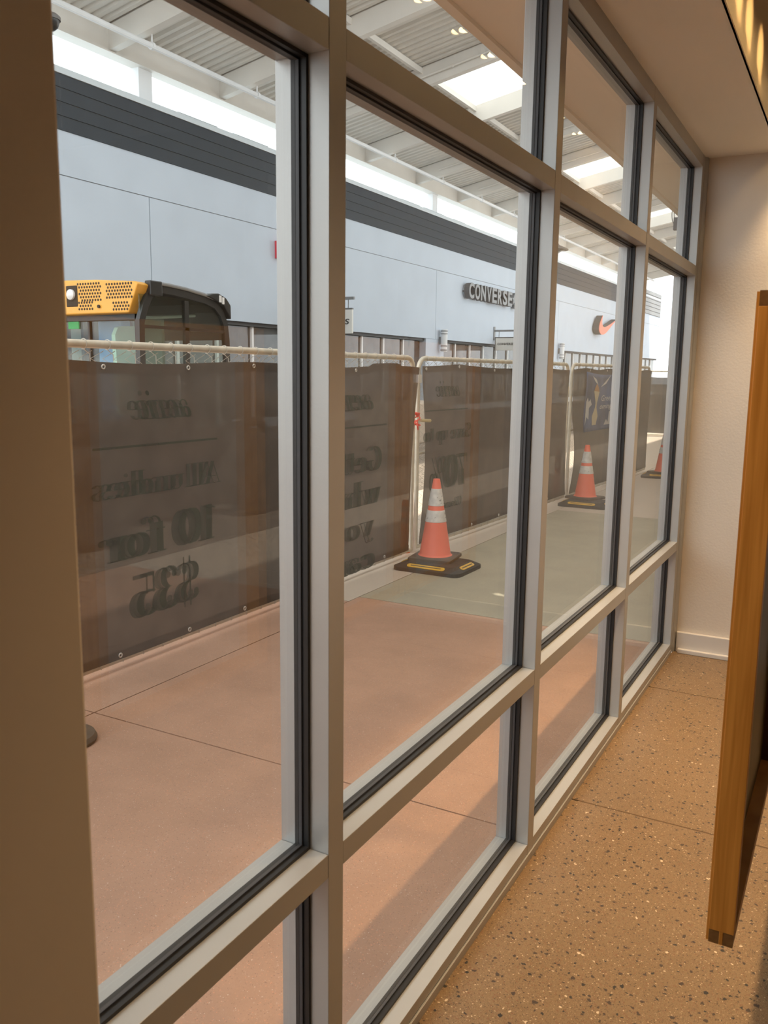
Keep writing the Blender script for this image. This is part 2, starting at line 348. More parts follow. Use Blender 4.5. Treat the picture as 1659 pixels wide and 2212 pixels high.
# ------------------------------------------------------------------ hanging wooden box frame
X0, X1, Y0_, Y1_, Zb, Zt = .685, .7235, 1.40, 2.137, .6625, 1.7205
t = thing('wooden_display_box', (.70, 1.40, .66), 'shallow honey-coloured wooden box frame hanging at the right edge, above the speckled floor', 'display box')
th = .0235
b = MB().box(X0, X1, Y0_, Y0_+th, Zb+th, Zt-th)
w3 = (X1-X0)
b.box(X0+w3*.42, X0+w3*.58, Y0_, Y0_+th, Zb, Zb+th).box(X0+w3*.42, X0+w3*.58, Y0_, Y0_+th, Zt-th, Zt)
b.build('side_board', 'oak', t, bevel=.0006)
b = MB().box(X0, X1, Y1_, Y1_+th, Zb, Zt); b.build('side_board', 'oakshade', t, bevel=.0006)  # far board coloured darker to stand in for shade inside the box
for z0 in (Zb, Zt-th):
    n_ = 'bottom_board' if z0 == Zb else 'top_board'
    o = MB().box(X0, X1, Y0_+th, Y1_, z0, z0+th).build(n_, 'oaky', t, bevel=.0006)
    MB().box(X0+.0002, X0+w3*.42-.0003, Y0_+.0004, Y0_+th, z0+.0002, z0+th-.0004).box(X0+w3*.58+.0003, X1-.0002, Y0_+.0004, Y0_+th, z0+.0002, z0+th-.0004).build('finger_joint', 'oakend', o)
MB().box(X0+.004, X0+.012, Y0_+th, Y1_, Zb+th, Zt-th).build('back_panel', 'olivepanel', t)
MB().box(X0-.004, X0, Y0_+.002, Y0_+.09, Zb+.002, Zt-.002).box(X0-.004, X0, Y1_-.08, Y1_+th-.002, Zb+.002, Zt-.002).box(X0-.004, X0, Y0_+.09, Y1_-.08, Zt-.062, Zt-.002).box(X0-.004, X0, Y0_+.09, Y1_-.08, Zb+.002, Zb+.062).build('face_border', 'oak', t)
MB().box(X0-.0025, X0, Y0_+.09, Y1_-.08, Zb+.062, Zt-.062).build('poster', 'poster', t)
b = MB().lathe([(.011, 0), (.012, .002), (.004, .004), (.004, .010)], (.7035, 1.44, Zt), 20)
b.lathe([(.0001, -.010), (.006, -.008), (.0095, 0), (.006, .008), (.0001, .010)], (.7035, 1.44, Zt+.020), 20)
b.build('hanging_knob', 'blackmetal', t, smooth='auto')
MB().tube([(.7035, 1.44, Zt+.028), (.7035, 1.44, 3.32)], .0009, 6).build('hanging_wire', 'ring', t)
MB().tube([(.7035, 2.1, Zt), (.7035, 2.1, 3.32)], .0009, 6).build('hanging_wire', 'ring', t)

for k, yy in enumerate((2.363, 3.135)):
    c_ = copy_tree(t); c_.location.y += yy-1.40
    c_['label'] = ['wooden display box hanging second along the window, seen only mirrored in the glass', 'wooden display box hanging third along the window, seen only mirrored in the glass'][k]
# ================================================================== SETTING: OUTSIDE GROUND
G = -.02
JX, J1, J2, J3 = -2.228, 2.727, 5.205, 9.92
gw = .008
def slabs(name, rects, mt):
    b = MB()
    for (x0, x1, y0, y1) in rects: b.box(x0, x1, y0, y1, G-.12, G)
    return struct(name, b, mt)
XE = -DEP-.0005
slabs('pavement_pink', [(JX+gw/2, XE, J1+gw/2, J2), (-4.4, JX-gw/2, J1+gw/2, J2-.14), (JX+gw/2, XE, -12, J1-gw/2), (-4.4, JX-gw/2, -12, J1-gw/2)], 'pinkslab')
slabs('pavement_grey', [(JX+gw/2, XE, J2+gw, J3)], 'greyslab')
slabs('pavement_pale', [(-4.4, JX-gw/2, J2-.14+gw, 160), (JX+gw/2, XE, J3, 160), (XE, 8, YE+26, 160)], 'paleslab')
slabs('ground', [(-60, -4.41, -12, 160)], 'gravel')
struct('pavement_joint', MB().box(-4.4, XE, -12, 20, G-.1, G-.012), 'jointfill')
# ================================================================== OUR OWN SHOP FRONT ABOVE THE GLASS
b = MB().box(-.52, -DEP-.001, -4, YE+26, 2.86, 2.90)
b.box(-.56, -.52, -4, YE+26, 2.845, 6.5).box(-DEP-.02, -DEP-.001, -4, YE, CEIL, 2.86)
b.box(-DEP-.001, .05, YE+.2, YE+26, G, 2.86)
struct('wall_outer', b, 'soffit')
# ================================================================== CANOPY
XL, ZL, SL = -14.6, 8.65, .19
def rz(x, dz=0): return ZL+dz+SL*(x-XL)
XR = -.6; DD = .52
beams = [15.14+3.83*k for k in range(-3, 15)]
can = thing('canopy_roof', (XL, beams[0], 0), kind='structure')
for i, y in enumerate(beams):
    MB().add([(x, yy, rz(x, d)) for x in (XL, XR) for yy in (y-.10, y+.10) for d in (0, DD-.001)], [(0, 1, 3, 2), (4, 6, 7, 5), (0, 4, 5, 1), (2, 3, 7, 6), (0, 2, 6, 4), (1, 5, 7, 3)]).build('beam', 'steelwhite', can)
b = MB().box(XL-.28, XL, beams[0]-2, beams[-1]+.3, ZL-.02, ZL+DD-.02).box(XL-.30, XL+.06, beams[0]-2, beams[-1]+.3, ZL-.05, ZL-.02)
b.build('edge_beam', 'steelwhite', can)
sky_bays = [k for k in range(len(beams)-1) if (k-5) % 3 == 0]
def wave(x0, x1, y0, y1, mb):
    n = max(1, round((y1-y0)/.27)); p = (y1-y0)/n; h = .075; pr = []
    for k in range(n):
        a = y0+k*p; pr += [(a, 0), (a+p*.40, 0), (a+p*.52, h), (a+p*.88, h)]
    pr.append((y1, 0))
    vs = [(x, y, rz(x, DD+z)) for x in (x0, x1) for (y, z) in pr]; N = len(pr)
    mb.add(vs, [(i, i+1, N+i+1, N+i) for i in range(N-1)])
for i in range(len(beams)-1):
    y0, y1 = beams[i], beams[i+1]; b = MB()
    if i in sky_bays:
        wave(XL-.5, -10.75, y0, y1, b); wave(-4.6, XR, y0, y1, b)
    else: wave(XL-.5, XR, y0, y1, b)
    b.build('roof_deck', 'deck', can, solid=.004)
    for xp in (-10.6, -8.2, -5.6, -3):
        MB().box(xp-.05, xp+.05, y0+.10, y1-.10, rz(xp, DD-.17), rz(xp, DD-.02)).build('purlin', 'steelwhite', can)
    if i in sky_bays:
        s_ = MB().add([(x, yy, rz(x, DD+.03)) for x in (-10.75, -4.6) for yy in (y0, y1)], [(0, 1, 3, 2)]).build('roof_light', 'rooflight', can)
        b = MB()
        for yy in (y0+.75, ):
            b.tube([(-10.7, yy, rz(-10.7, DD-.10)), (-4.6, yy, rz(-4.6, DD-.10))], .035)
        for xx in (-9.9, -7.6): b.tube([(xx, y0+.75, rz(xx, DD-.1)), (xx, y0+.75, rz(xx, DD+.12))], .03)
        b.build('roof_light_brace', 'steelwhite', can)
for y in (16.25, 32.25, 48.3, 63.6):
    MB().box(-15.1, -14.68, y-.22, y+.22, 7.2, ZL-.02).build('post', 'steelcool', can)
# service pipes
p = thing('sprinkler_pipe', (-13.63, 10, 8.69), 'long white pipe running under the canopy beams along the opposite building', 'pipe')
MB().tube([(-13.63, beams[0]-2, 8.69), (-13.63, beams[-1], 8.69)], .062, 12).build('pipe_run', 'steelcool', p, smooth=True)
MB().tube([(-13.50, beams[0]-2, 8.60), (-13.50, beams[-1], 8.60)], .016, 6).build('conduit', 'steelcool', p, smooth=True)
for y in [beams[3]+k*3.83+.25 for k in range(9)]:
    MB().lathe([(.085, -.04), (.085, .04)], (0, 0, 0), 14, Matrix.Translation((-13.63, y, 8.69)) @ Matrix.Rotation(R(90), 4, 'X')).tube([(-13.63, y, 8.75), (-13.63, y, 9.2)], .02, 6).build('pipe_clamp', 'steelcool', p)
lab = {5: 'thin white sprinkler pipe on the beam beside the nearest roof light', 8: 'thin white sprinkler pipe on the beam beside the second roof light'}
for k in (5, 7, 8, 11):
    y = beams[k]-.22
    bp_ = MB().tube([(-13.6, y, rz(-13.6, .20)), (XR-.5, y, rz(XR-.5, .20))], .03, 8)
    for xx in (-11.5, -9.6, -7.8): bp_.lathe([(.05, -.03), (.05, .03)], (0, 0, 0), 10, Matrix.Translation((xx, y, rz(xx, .2))) @ Matrix.Rotation(R(90), 4, 'Y'))
    tag(bp_.build('sprinkler_branch', 'steelwhite', smooth='auto'), lab.get(k, 'thin white branch pipe on the canopy beam between the two near roof lights' if k == 7 else 'farthest thin white branch pipe on a canopy beam'), 'pipe', None if k in lab else 'branch pipes along the far beams')
# pendant dome at the left
t = thing('security_camera', (-10.85, 10.17, 7.0), 'dark round camera dome hanging under the canopy at the left pier', 'camera')
MB().lathe([(.001, -.16), (.07, -.145), (.12, -.10), (.145, -.03), (.15, .0), (.15, .03)], (-10.85, 10.17, 7.0), 28).build('dome', 'cabblack', t, smooth='auto')
MB().lathe([(.165, .0), (.165, .05), (.12, .09), (.05, .10)], (-10.85, 10.17, 7.0), 28).build('dome_rim', 'letterside', t, smooth='auto')
MB().tube([(-10.85, 10.17, 7.1), (-10.85, 10.17, rz(-10.85, DD))], .025).build('hanging_rod', 'steelwhite', t)
# control box and cables far right under the canopy
P = at(1462, 482, 1, 30.0)
t = thing('junction_box', P, 'grey box with loose cables below the canopy, at the right end of the window', 'electrical box')
MB().box(P.x-.09, P.x+.22, 29.9, 30.1, P.z-.22, P.z+.17).build('box_body', 'letterside', t, bevel=.01)
for dx in (0, .07):
    q = [Vector((P.x-.05+dx, 30, P.z-.05)), Vector((P.x-.13+dx, 30, P.z+.05)), Vector((P.x-.17+dx, 30, P.z+.28)), Vector((P.x-.14+dx*.5, 30, P.z+.6)), Vector((P.x-.02+dx, 30, P.z+1.0)), Vector((P.x+.05+dx, 30, rz(P.x, DD)))]
    pts = []
    for i in range(len(q)-1):
        for k in range(5):
            tt = k/5; p0 = q[max(0, i-1)]; p1 = q[i]; p2 = q[i+1]; p3 = q[min(len(q)-1, i+2)]
            pts.append(.5*((2*p1)+(p2-p0)*tt+(2*p0-5*p1+4*p2-p3)*tt*tt+(-p0+3*p1-3*p2+p3)*tt**3))
    MB().tube(pts, .012, 6).build('cable', 'letterside', t, smooth=True)
# ================================================================== OPPOSITE BUILDING
bx = -14.0; BY0, BY1 = 4, 73.8
bd = thing('building', (bx, BY0, 0), 'long pale stucco shop building with a dark grooved band along its top', 'building')
MB().box(bx-.25, bx, BY0, BY1, 5.545, 6.42).build('upper_wall', 'stucco', bd)
jy = [15.54, 31.1, 46.7, 62.3]
edges = [BY0]+jy+[BY1]
for i in range(len(edges)-1):
    MB().box(bx-.25, bx, edges[i]+.012, edges[i+1]-.012, 2.90, 5.525).build('wall_panel', 'stucco', bd)
MB().box(bx-.3, bx-.02, BY0, BY1, 2.92, 6.4).build('wall_backing', 'letterface', bd)
hb = (7.51-6.42)/4
for k in range(4):
    MB().box(bx-.25, bx+.03, BY0, 62.3, 6.42+k*hb+(.012 if k else 0), 6.42+(k+1)*hb-.012).build('band_panel', 'bandpanel', bd)
MB().box(bx-.25, bx+.012, BY0, 62.3, 6.43, 7.5).build('band_backing', 'signblack', bd)
MB().box(bx-.6, bx+.06, BY0, BY1, 7.51, 7.635).build('coping', 'capmetal', bd)
for k in range(6):
    h2 = 1.75/6
    MB().box(bx-.25, bx+.05, 62.3, 73.6, 6.25+k*h2+.02, 6.25+(k+1)*h2-.02).build('band_panel', 'letterface', bd)
MB().box(bx-.25, bx+.03, 62.3, 73.6, 6.25, 8.0).build('band_backing', 'darkslot', bd)
MB().box(bx-8, bx-.25, BY0, BY1, 6.9, 7.2).build('roof', 'capmetal', bd)
MB().box(bx-8, bx-7.8, BY0, BY1, G, 7.2).build('back_wall', 'stucco', bd)
# shop windows
y = 9.0; piers = [(30.3, 31.95), (45.9, 47.5), (61.5, 63.1)]
MB().box(bx-.35, bx-.1, BY0, BY1, 2.80, 2.90).build('window_head', 'darkslot', bd)
for (p0, p1) in piers: MB().box(bx-.4, bx-.02, p0, p1, G, 2.91).build('pier', 'stucco', bd)
lows = [(9.0, 30.3, 14), (31.95, 45.9, 9), (47.5, 61.5, 9), (63.1, 73.6, 7)]
for (a0, a1, n) in lows:
    st = (a1-a0)/n
    for k in range(n):
        ya = a0+k*st; yc = ya+st
        f = MB().box(bx-.34, bx-.20, ya-.045, ya+.045, G, 2.80).box(bx-.32, bx-.22, ya, yc, G, .25).build('window_frame', 'whiteframe', bd)
        MB().box(bx-.29, bx-.27, ya+.045, yc-.045, .25, 2.80).build('pane', 'storeglass', f)
# roof-top boxes
for k, (ya, yc) in enumerate(((16.94, 18.41), (19.07, 20.6), (28.67, 30.17), (30.5, 32.3), (33.2, 34.4), (37.5, 38.8), (44, 45.4))):
    t = thing('roof_vent', (bx-.3, ya, 7.64), ['low rooftop vent box left of all the others, above the dark band', 'low rooftop vent box, second from the left above the dark band', 'low rooftop vent box just left of the middle canopy post', 'low rooftop vent box just right of the middle canopy post', 'low rooftop vent box, furthest right in the second window bay', 'small distant rooftop vent box above the CONVERSE letters', 'smallest, farthest rooftop vent box under the canopy edge'][k], 'vent', 'rooftop vents on the opposite building')
    MB().box(bx-.9, bx-.3, ya, yc, 7.635, 7.80).build('vent_case', 'capmetal', t)
    MB().box(bx-.30, bx-.285, ya+.06, yc-.03, 7.70, 7.78).build('vent_slot', 'darkslot', t)
# wall sconces
for k, (ys, zz) in enumerate(((31.5, 0), (47.0, 0))):
    t = thing('wall_sconce', (bx, ys, 2.4), ['white cylindrical wall lamp on the pier left of the hanging sign', 'white cylindrical wall lamp on the pier behind the far fence'][k], 'lamp', 'wall lamps on the opposite building')
    MB().lathe([(.13, 2.42), (.13, 3.28)], (bx+.2, ys, 0), 20).build('lamp_body', 'steelcool', t, smooth='auto')
    for (za, zc) in ((2.46, 2.50), (2.62, 2.66), (3.10, 3.13), (3.2, 3.24)): MB().lathe([(.145, za), (.145, zc)], (bx+.2, ys, 0), 20).build('lamp_ring', 'letterface', t)
    MB().box(bx, bx+.14, ys-.06, ys+.06, 2.7, 3.0).build('wall_bracket', 'letterface', t)
# raised letters
def wall_text(s, y0, y1, z0, z1, x0, depth, parent, name, mf, ms, bold=.03):
    vs, fs, ns = text_verts(s, bold, 0, .5)
    b = MB()
    for f, nn in zip(fs, ns):
        b.k = 0 if nn else 1
        b.f.append(list(f)); b.m.append(b.k)
    b.v = [(x0+depth*(v[2]+.5), y0+(y1-y0)*v[0], z0+(z1-z0)*v[1]) for v in vs]
    return b.build(name, [mf, ms], parent)
t = thing('store_sign', (bx, 33.6, 4.69), 'raised grey CONVERSE letters with star and chevron on the pale wall', 'sign')
ch = 'CONVERSE'; yy = 33.6; wd = 5.15/8
for c_ in ch:
    wall_text(c_, yy, yy+wd*.84, 4.66, 5.31, bx+.08, .24, t, 'letter', 'letterface', 'letterside', .035); yy += wd
MB().box(bx, bx+.10, 33.62, 39.9, 4.93, 4.99).build('mounting_rail', 'letterside', t)
st = [(38.92+.30*r*math.sin(a), 4.985+.27*r*math.cos(a)) for k in range(10) for r, a in [((1 if k % 2 == 0 else .42), k*math.pi/5)]]
MB().prism(st, lambda y, z: (bx+.08, y, z), lambda y, z: (bx+.32, y, z)).build('star', 'letterface', t)
cv = [(39.25, 5.33), (39.62, 5.33), (40.05, 4.985), (39.62, 4.62), (39.25, 4.62), (39.68, 4.985)]
MB().prism(cv, lambda y, z: (bx+.08, y, z), lambda y, z: (bx+.32, y, z)).build('chevron', 'letterface', t)
t = thing('swoosh_sign', (bx, 53.6, 4.1), 'large orange swoosh mark mounted high on the far pale wall', 'sign')
sw = []
def bez(p0, p1, p2, n=10): return [((1-q)**2*p0[0]+2*q*(1-q)*p1[0]+q*q*p2[0], (1-q)**2*p0[1]+2*q*(1-q)*p1[1]+q*q*p2[1]) for q in [k/n for k in range(n)]]
sw = bez((54.3, 5.22), (53.2, 4.45), (53.75, 4.18))+bez((53.75, 4.18), (54.3, 3.85), (55.7, 4.35))+[(57.8, 5.18)]+bez((57.8, 5.18), (55.4, 4.55), (54.75, 4.52))+bez((54.75, 4.52), (53.95, 4.55), (54.3, 5.22))
MB().prism(sw, lambda y, z: (bx+.05, y, z), lambda y, z: (bx+.42, y, z)).build('mark_body', 'letterside', t)
MB().prism(sw, lambda y, z: (bx+.421, y, z), lambda y, z: (bx+.45, y, z)).build('mark_face', 'orangeface', t)
t = thing('letter_sign', (bx, 20.5, 4.75), 'red raised letter E on the wall, cut by the nearest mullion', 'sign')
MB().box(bx, bx+.22, 20.45, 20.62, 4.74, 5.21).box(bx+.06, bx+.22, 20.62, 20.95, 5.10, 5.21).box(bx+.06, bx+.22, 20.62, 20.9, 4.925, 5.02).box(bx+.06, bx+.22, 20.62, 20.95, 4.74, 4.84).build('letter', 'redletter', t)
# blade signs
def blade(y, x0, x1, z0, z1, txt, tx0, tx1, tz0, tz1, label, name='hanging_sign'):
    t = thing(name, (x0, y, z0), label, 'sign')
    MB().box(x0, x1, y-.04, y+.04, z0, z1).build('sign_board', 'signface', t, bevel=.01)
    MB().box(bx+.035, x1+.05, y-.04, y+.04, z1+.28, z1+.36).box(bx+.001, bx+.04, y-.08, y+.08, z1-.1, z1+.5).build('bracket', 'letterface', t)
    b = MB()
    for xx in (x0+.15, x1-.15): b.tube([(xx, y, z1-.01), (xx, y, z1+.3)], .015, 6)
    b.build('hanger', 'letterface', t)
    MB().box(x0-.03, x0, y-.045, y+.045, z0, z1+.03).box(x0-.03, x1, y-.045, y+.045, z1, z1+.04).build('sign_frame', 'inkgrey', t)
    vs, fs, ns = text_verts(txt, .02, .15 if txt == 'S' else 0, .02)
    q = MB(); q.v = [(tx0+(tx1-tx0)*v[0], y-.045-v[2]*.2, tz0+(tz1-tz0)*v[1]) for v in vs]; q.f = [list(f) for f in fs]; q.m = [0]*len(fs)
    q.build('printed_name', 'signblack', t); return t
tb = blade(37.3, -13.9, -12.35, 2.62, 3.18, 'CONVERSE', -13.80, -13.02, 2.86, 2.96, 'pale hanging sign reading CONVERSE, bracketed out from the wall beside the sconce')
cs = MB().prism([(-12.92+.07*r*math.sin(a), 2.91+.06*r*math.cos(a)) for k in range(10) for r, a in [((1 if k % 2 == 0 else .42), k*math.pi/5)]], lambda x, z: (x, 37.3-.05, z), lambda x, z: (x, 37.3-.04, z))
cs.prism([(-12.82, 2.98), (-12.76, 2.98), (-12.69, 2.91), (-12.76, 2.84), (-12.82, 2.84), (-12.75, 2.91)], lambda x, z: (x, 37.25, z), lambda x, z: (x, 37.26, z)).build('printed_mark', 'signblack', tb)
blade(22.0, -13.7, -12.35, 2.70, 3.39, 'S', -12.60, -12.44, 2.96, 3.12, 'grey hanging sign ending in a letter S, beside the nearest mullion')
# street lamp
def streetlamp(x, y, z, label, s=1):
    t = thing('street_lamp', (x, y, G), label, 'lamp')
    MB().tube([(x, y, G), (x, y, z-1.1*s)], .06, 12).build('pole', 'letterface', t, smooth='auto')
    MB().tube([(x+.75*s*(1-math.cos(a)), y, z-1.1*s+1.0*s*math.sin(a)) for a in [R(9*k) for k in range(11)]], [.06-.004*k for k in range(11)], 8).build('arm', 'steelcool', t, smooth=True)
    MB().lathe([(.42*s, -.06), (.40*s, -.02), (.12*s, .10), (.05*s, .2)], (x+.35*s, y, z-.05), 24).build('lamp_shade', 'letterside', t, smooth='auto')
streetlamp(-8.85, 28.8, 5.80, 'arched street lamp with a wide grey shade behind the second mullion')
q = at(1462, 641, 0, -8)
streetlamp(q.x, q.y, q.z, 'distant street lamp with a wide shade, seen in the last tall pane')
# ================================================================== THE LOADER
LX, LY, LF = -5.2, 6.25, 7.47
t = thing('wheel_loader', (-5.9, 6.8, G), 'yellow and black compact loader with a glazed cab, parked behind the mesh fence', 'construction vehicle')
# roof cap: profile in (x, z) extruded a little in y, with rounded right shoulder
cp = [(-6.75, 2.12), (-6.75, 2.44), (-6.6, 2.465), (-5.75, 2.445), (-5.25, 2.415), (-5.20, 2.39), (-5.23, 2.33), (-5.29, 2.21), (-5.33, 2.125)]
MB().prism(cp, lambda x, z: (x, LY-.12, z), lambda x, z: (x, LY+.07, z-.005)).build('roof_cap', 'cabyellow', t, bevel=.012)
def holes(u0, u1, v0, v1, k=0):
    a = at(u0, v0, 1, LY-.125); c = at(u1, v1, 1, LY-.125); b = MB(); r = .0125; pt = .036
    nx = int((c.x-a.x)/pt); nz = int((a.z-c.z)/(pt*.87))
    for j in range(nz+1):
        for i in range(nx+1):
            x = a.x+(i+.5*(j % 2))*pt; z = a.z-j*pt*.87
            if x > c.x+.01 or (k == 1 and x < a.x+ j*.006): continue
            b.prism([(x+r*math.cos(R(60*q+30)), z+r*math.sin(R(60*q+30))) for q in range(6)], lambda x, z: (x, LY-.1215, z), lambda x, z: (x, LY-.10, z))
    b.build('vent_grille', 'hole', t)
holes(167, 219, 614, 648, 1); holes(229, 285, 614, 643); holes(170, 199, 654, 668); holes(244, 277, 654, 668)
k = at(214, 662, 1, LY-.125); MB().lathe([(.016, 0), (.016, .012), (.010, .014)], k, 14, Matrix.Rotation(R(90), 4, 'X')).build('cap_bolt', 'hole', t)
k = at(155, 641, 1, LY-.13)
wl = MB().box(k.x-.09, k.x+.075, LY-.125, LY-.10, k.z-.10, k.z+.11).build('lamp_recess', 'hole', t, bevel=.015)
MB().lathe([(.052, 0), (.05, .02), (.03, .035), (.001, .04)], (k.x-.01, LY-.125, k.z+.02), 20, Matrix.Rotation(R(90), 4, 'X')).build('work_lamp', 'lens', wl, smooth='auto')
# rear frame and glazing
b = MB().box(-5.38, -5.30, LY, LY+.06, .9, 2.13).box(-6.7, -6.62, LY, LY+.06, .9, 2.13).box(-6.7, -5.3, LY, LY+.06, 2.06, 2.13).box(-6.7, -5.3, LY, LY+.06, .86, .95).box(-6.02, -5.99, LY, LY+.05, .95, 2.06)
b.build('rear_frame', 'cabblack', t, bevel=.008)
MB().box(-6.62, -5.38, LY+.02, LY+.03, .95, 2.06).build('rear_window', 'cabglass', t)
# side frame profile (y,z)
def side(u, v): p = at(u, v, 0, LX); return (p.y, p.z)
outer = [side(*p) for p in ((301, 690), (310, 655), (320, 632), (336, 618), (370, 622), (410, 632), (447, 643), (470, 656), (484, 675), (492, 698), (496, 735))]
outer = [(outer[0][0]-.02, .9)]+outer+[(outer[-1][0]+.02, .9)]
cy = sum(p[0] for p in outer)/len(outer); cz = 1.75
def inset(p, d=.075):
    v = Vector((cy-p[0], 0, cz-p[1])); l = v.length; return (p[0]+v.x/l*d, p[1]+v.z/l*d*.9)
inner = [inset(p) for p in outer]; inner[0] = (inner[0][0], 1.0); inner[-1] = (inner[-1][0], 1.0)
N = len(outer); b = MB()
for (xa, xb) in ((LX-.05, LX), (-6.65, -6.6)):
    o_ = len(b.v)
    vs = [(x, *p) for x in (xa, xb) for p in outer]+[(x, *p) for x in (xa, xb) for p in inner]
    fs = []
    for i in range(N):
        j = (i+1) % N
        fs += [(i, j, 2*N+j, 2*N+i), (N+i, 3*N+i, 3*N+j, N+j), (i, N+i, N+j, j), (2*N+i, 2*N+j, 3*N+j, 3*N+i)]
    b.add(vs, fs)
b.build('side_frame', 'cabblack', t)
roof = [p for p in outer[4:12]]
b = MB(); n_ = len(roof)
b.add([(x, p[0], p[1]+dz) for dz in (0, .02) for x in (LX-.01, -6.6) for p in roof], [(i, i+1, n_+i+1, n_+i) for i in range(n_-1)]+[(2*n_+i, 3*n_+i, 3*n_+i+1, 2*n_+i+1) for i in range(n_-1)]+[(i, 2*n_+i, 2*n_+i+1, i+1) for i in range(n_-1)])
b.build('roof_panel', 'cabblack', t)
a = side(447, 640); MB().prism([side(*p) for p in ((443, 639), (455, 634), (468, 634), (484, 644), (494, 660), (495, 690), (480, 662), (465, 650))], lambda y, z: (LX-.15, y, z), lambda y, z: (LX+.03, y, z)).build('front_lamp_housing', 'cabblack', t, bevel=.008)
b = MB()
for (u0, v0) in ((476, 646), (482, 650)):
    p = at(u0, v0, 0, LX+.032); b.box(LX+.03, LX+.04, p.y-.018, p.y+.012, p.z-.035, p.z+.035)
b.build('front_lamp', 'lens', t)
a = side(330, 611); MB().box(LX-.05, LX+.03, a[0]-.06, a[0]+.10, a[1]-.12, a[1]+.02).build('roof_bracket', 'cabblack', t, bevel=.01)
MB().tube([(LX+.0, *side(*p)) for p in ((338, 612), (360, 615), (400, 624), (440, 636), (462, 645))], .018, 8).build('grab_rail', 'letterface', t, smooth=True)
MB().box(LX-.03, LX-.02, inner[0][0], inner[-1][0], 1.0, 2.30).build('side_window', 'cabglass', t)
p0 = side(404, 650); p1 = side(408, 770)
MB().box(LX-.045, LX-.005, p0[0]-.03, p0[0]+.03, .95, 2.28).box(LX-.045, LX-.005, inner[0][0], inner[-1][0], 1.985, 2.015).build('window_bar', 'cabblack', t)
# far cab side window seen through, coloured things inside the cab
MB().tube([(LX-.25, *side(*p)) for p in ((332, 685), (370, 685), (420, 683), (460, 681))], .016, 8).build('cab_handrail', 'steelcool', t)
MB().prism([side(*p) for p in ((330, 722), (336, 706), (345, 703), (378, 703), (379, 900), (340, 900))], lambda y, z: (LX-.55, y, z), lambda y, z: (LX-.50, y, z)).build('seat_back', 'cabmint', t)
MB().box(-6.26, -5.92, LY+.35, LY+.5, .9, 2.1).build('driver_seat', 'cabblue', t, bevel=.03)
MB().box(-6.6, -6.45, LY+.30, LY+.34, 1.0, 2.1).box(-5.9, -5.5, LY+.5, LY+.54, 1.0, 2.1).build('cab_lining', 'cabgrey', t)
q = at(162, 701, 1, LY+.02); MB().box(q.x-.08, q.x+.07, LY+.005, LY+.015, q.z-.045, q.z+.045).build('green_sticker', 'stickerglow', t)  # sticker glows faintly by its material, though it is no lamp
MB().box(-6.55, -5.25, LY+.1, LF, 0.55, .88).build('cab_floor', 'cabblack', t, bevel=.03)
MB().box(-6.45, -5.35, LY-1.5, LY-.02, .5, 1.1).build('engine_hood', 'cabblack', t, bevel=.08)
MB().box(-6.2, -5.6, LF-.1, LF+1.0, .45, .8).build('front_frame', 'cabblack', t, bevel=.04)
for (xx, yy) in ((-6.65, LY-.8), (-5.15, LY-.8), (-6.65, LF+.35), (-5.15, LF+.35)):
    w_ = MB().lathe([(.25, -.15), (.42, -.15), (.46, -.10), (.46, .10), (.42, .15), (.25, .15)], (xx, yy, G+.46), 28, Matrix.Rotation(R(90), 4, 'Y')).build('wheel', 'rubber', t, smooth='auto')
    MB().lathe([(.25, -.12), (.25, .12)], (xx, yy, G+.46), 20, Matrix.Rotation(R(90), 4, 'Y')).build('wheel_hub', 'cabyellow', w_)
b = MB()
for xx in (-6.3, -5.5): b.tube([(xx, LF-.1, .9), (xx, LF+.9, 1.0), (xx, LF+1.5, .45)], .06, 8)
b.build('lift_arm', 'cabblack', t)
MB().prism([(LF+1.4, .1), (LF+1.4, .75), (LF+1.55, .75), (LF+1.6, .25), (LF+2.1, .12), (LF+2.1, .02), (LF+1.5, .02)], lambda y, z: (-6.8, y, z), lambda y, z: (-5.0, y, z)).build('bucket', 'letterside', t)
# clutter beyond the fence that shows in the gap
q0, q1 = Vector((-4.9, 23.62, 0)), Vector((-1.05, 22.92, 0))
tf = thing('privacy_screen', (-4.9, 23.6, G), 'tan-looking mesh screen on the distant fence panel across the walkway', 'fence screen', 'dark mesh screens on the fence')
MB().grid(lambda i, j: q0.lerp(q1, i)+Vector((0, -.05+.02*math.sin(i*23), .08+(1.47+.02*math.sin(i*15))*j)), 40, 8).build('netting', 'nettingfar', tf, smooth=True)
tag(MB().box(-9.3, -7.9, 17.0, 19.5, G, .9).build('concrete_planter', 'paleslab', bevel=.03), 'pale concrete block glimpsed through the gap between fence panels', 'planter')

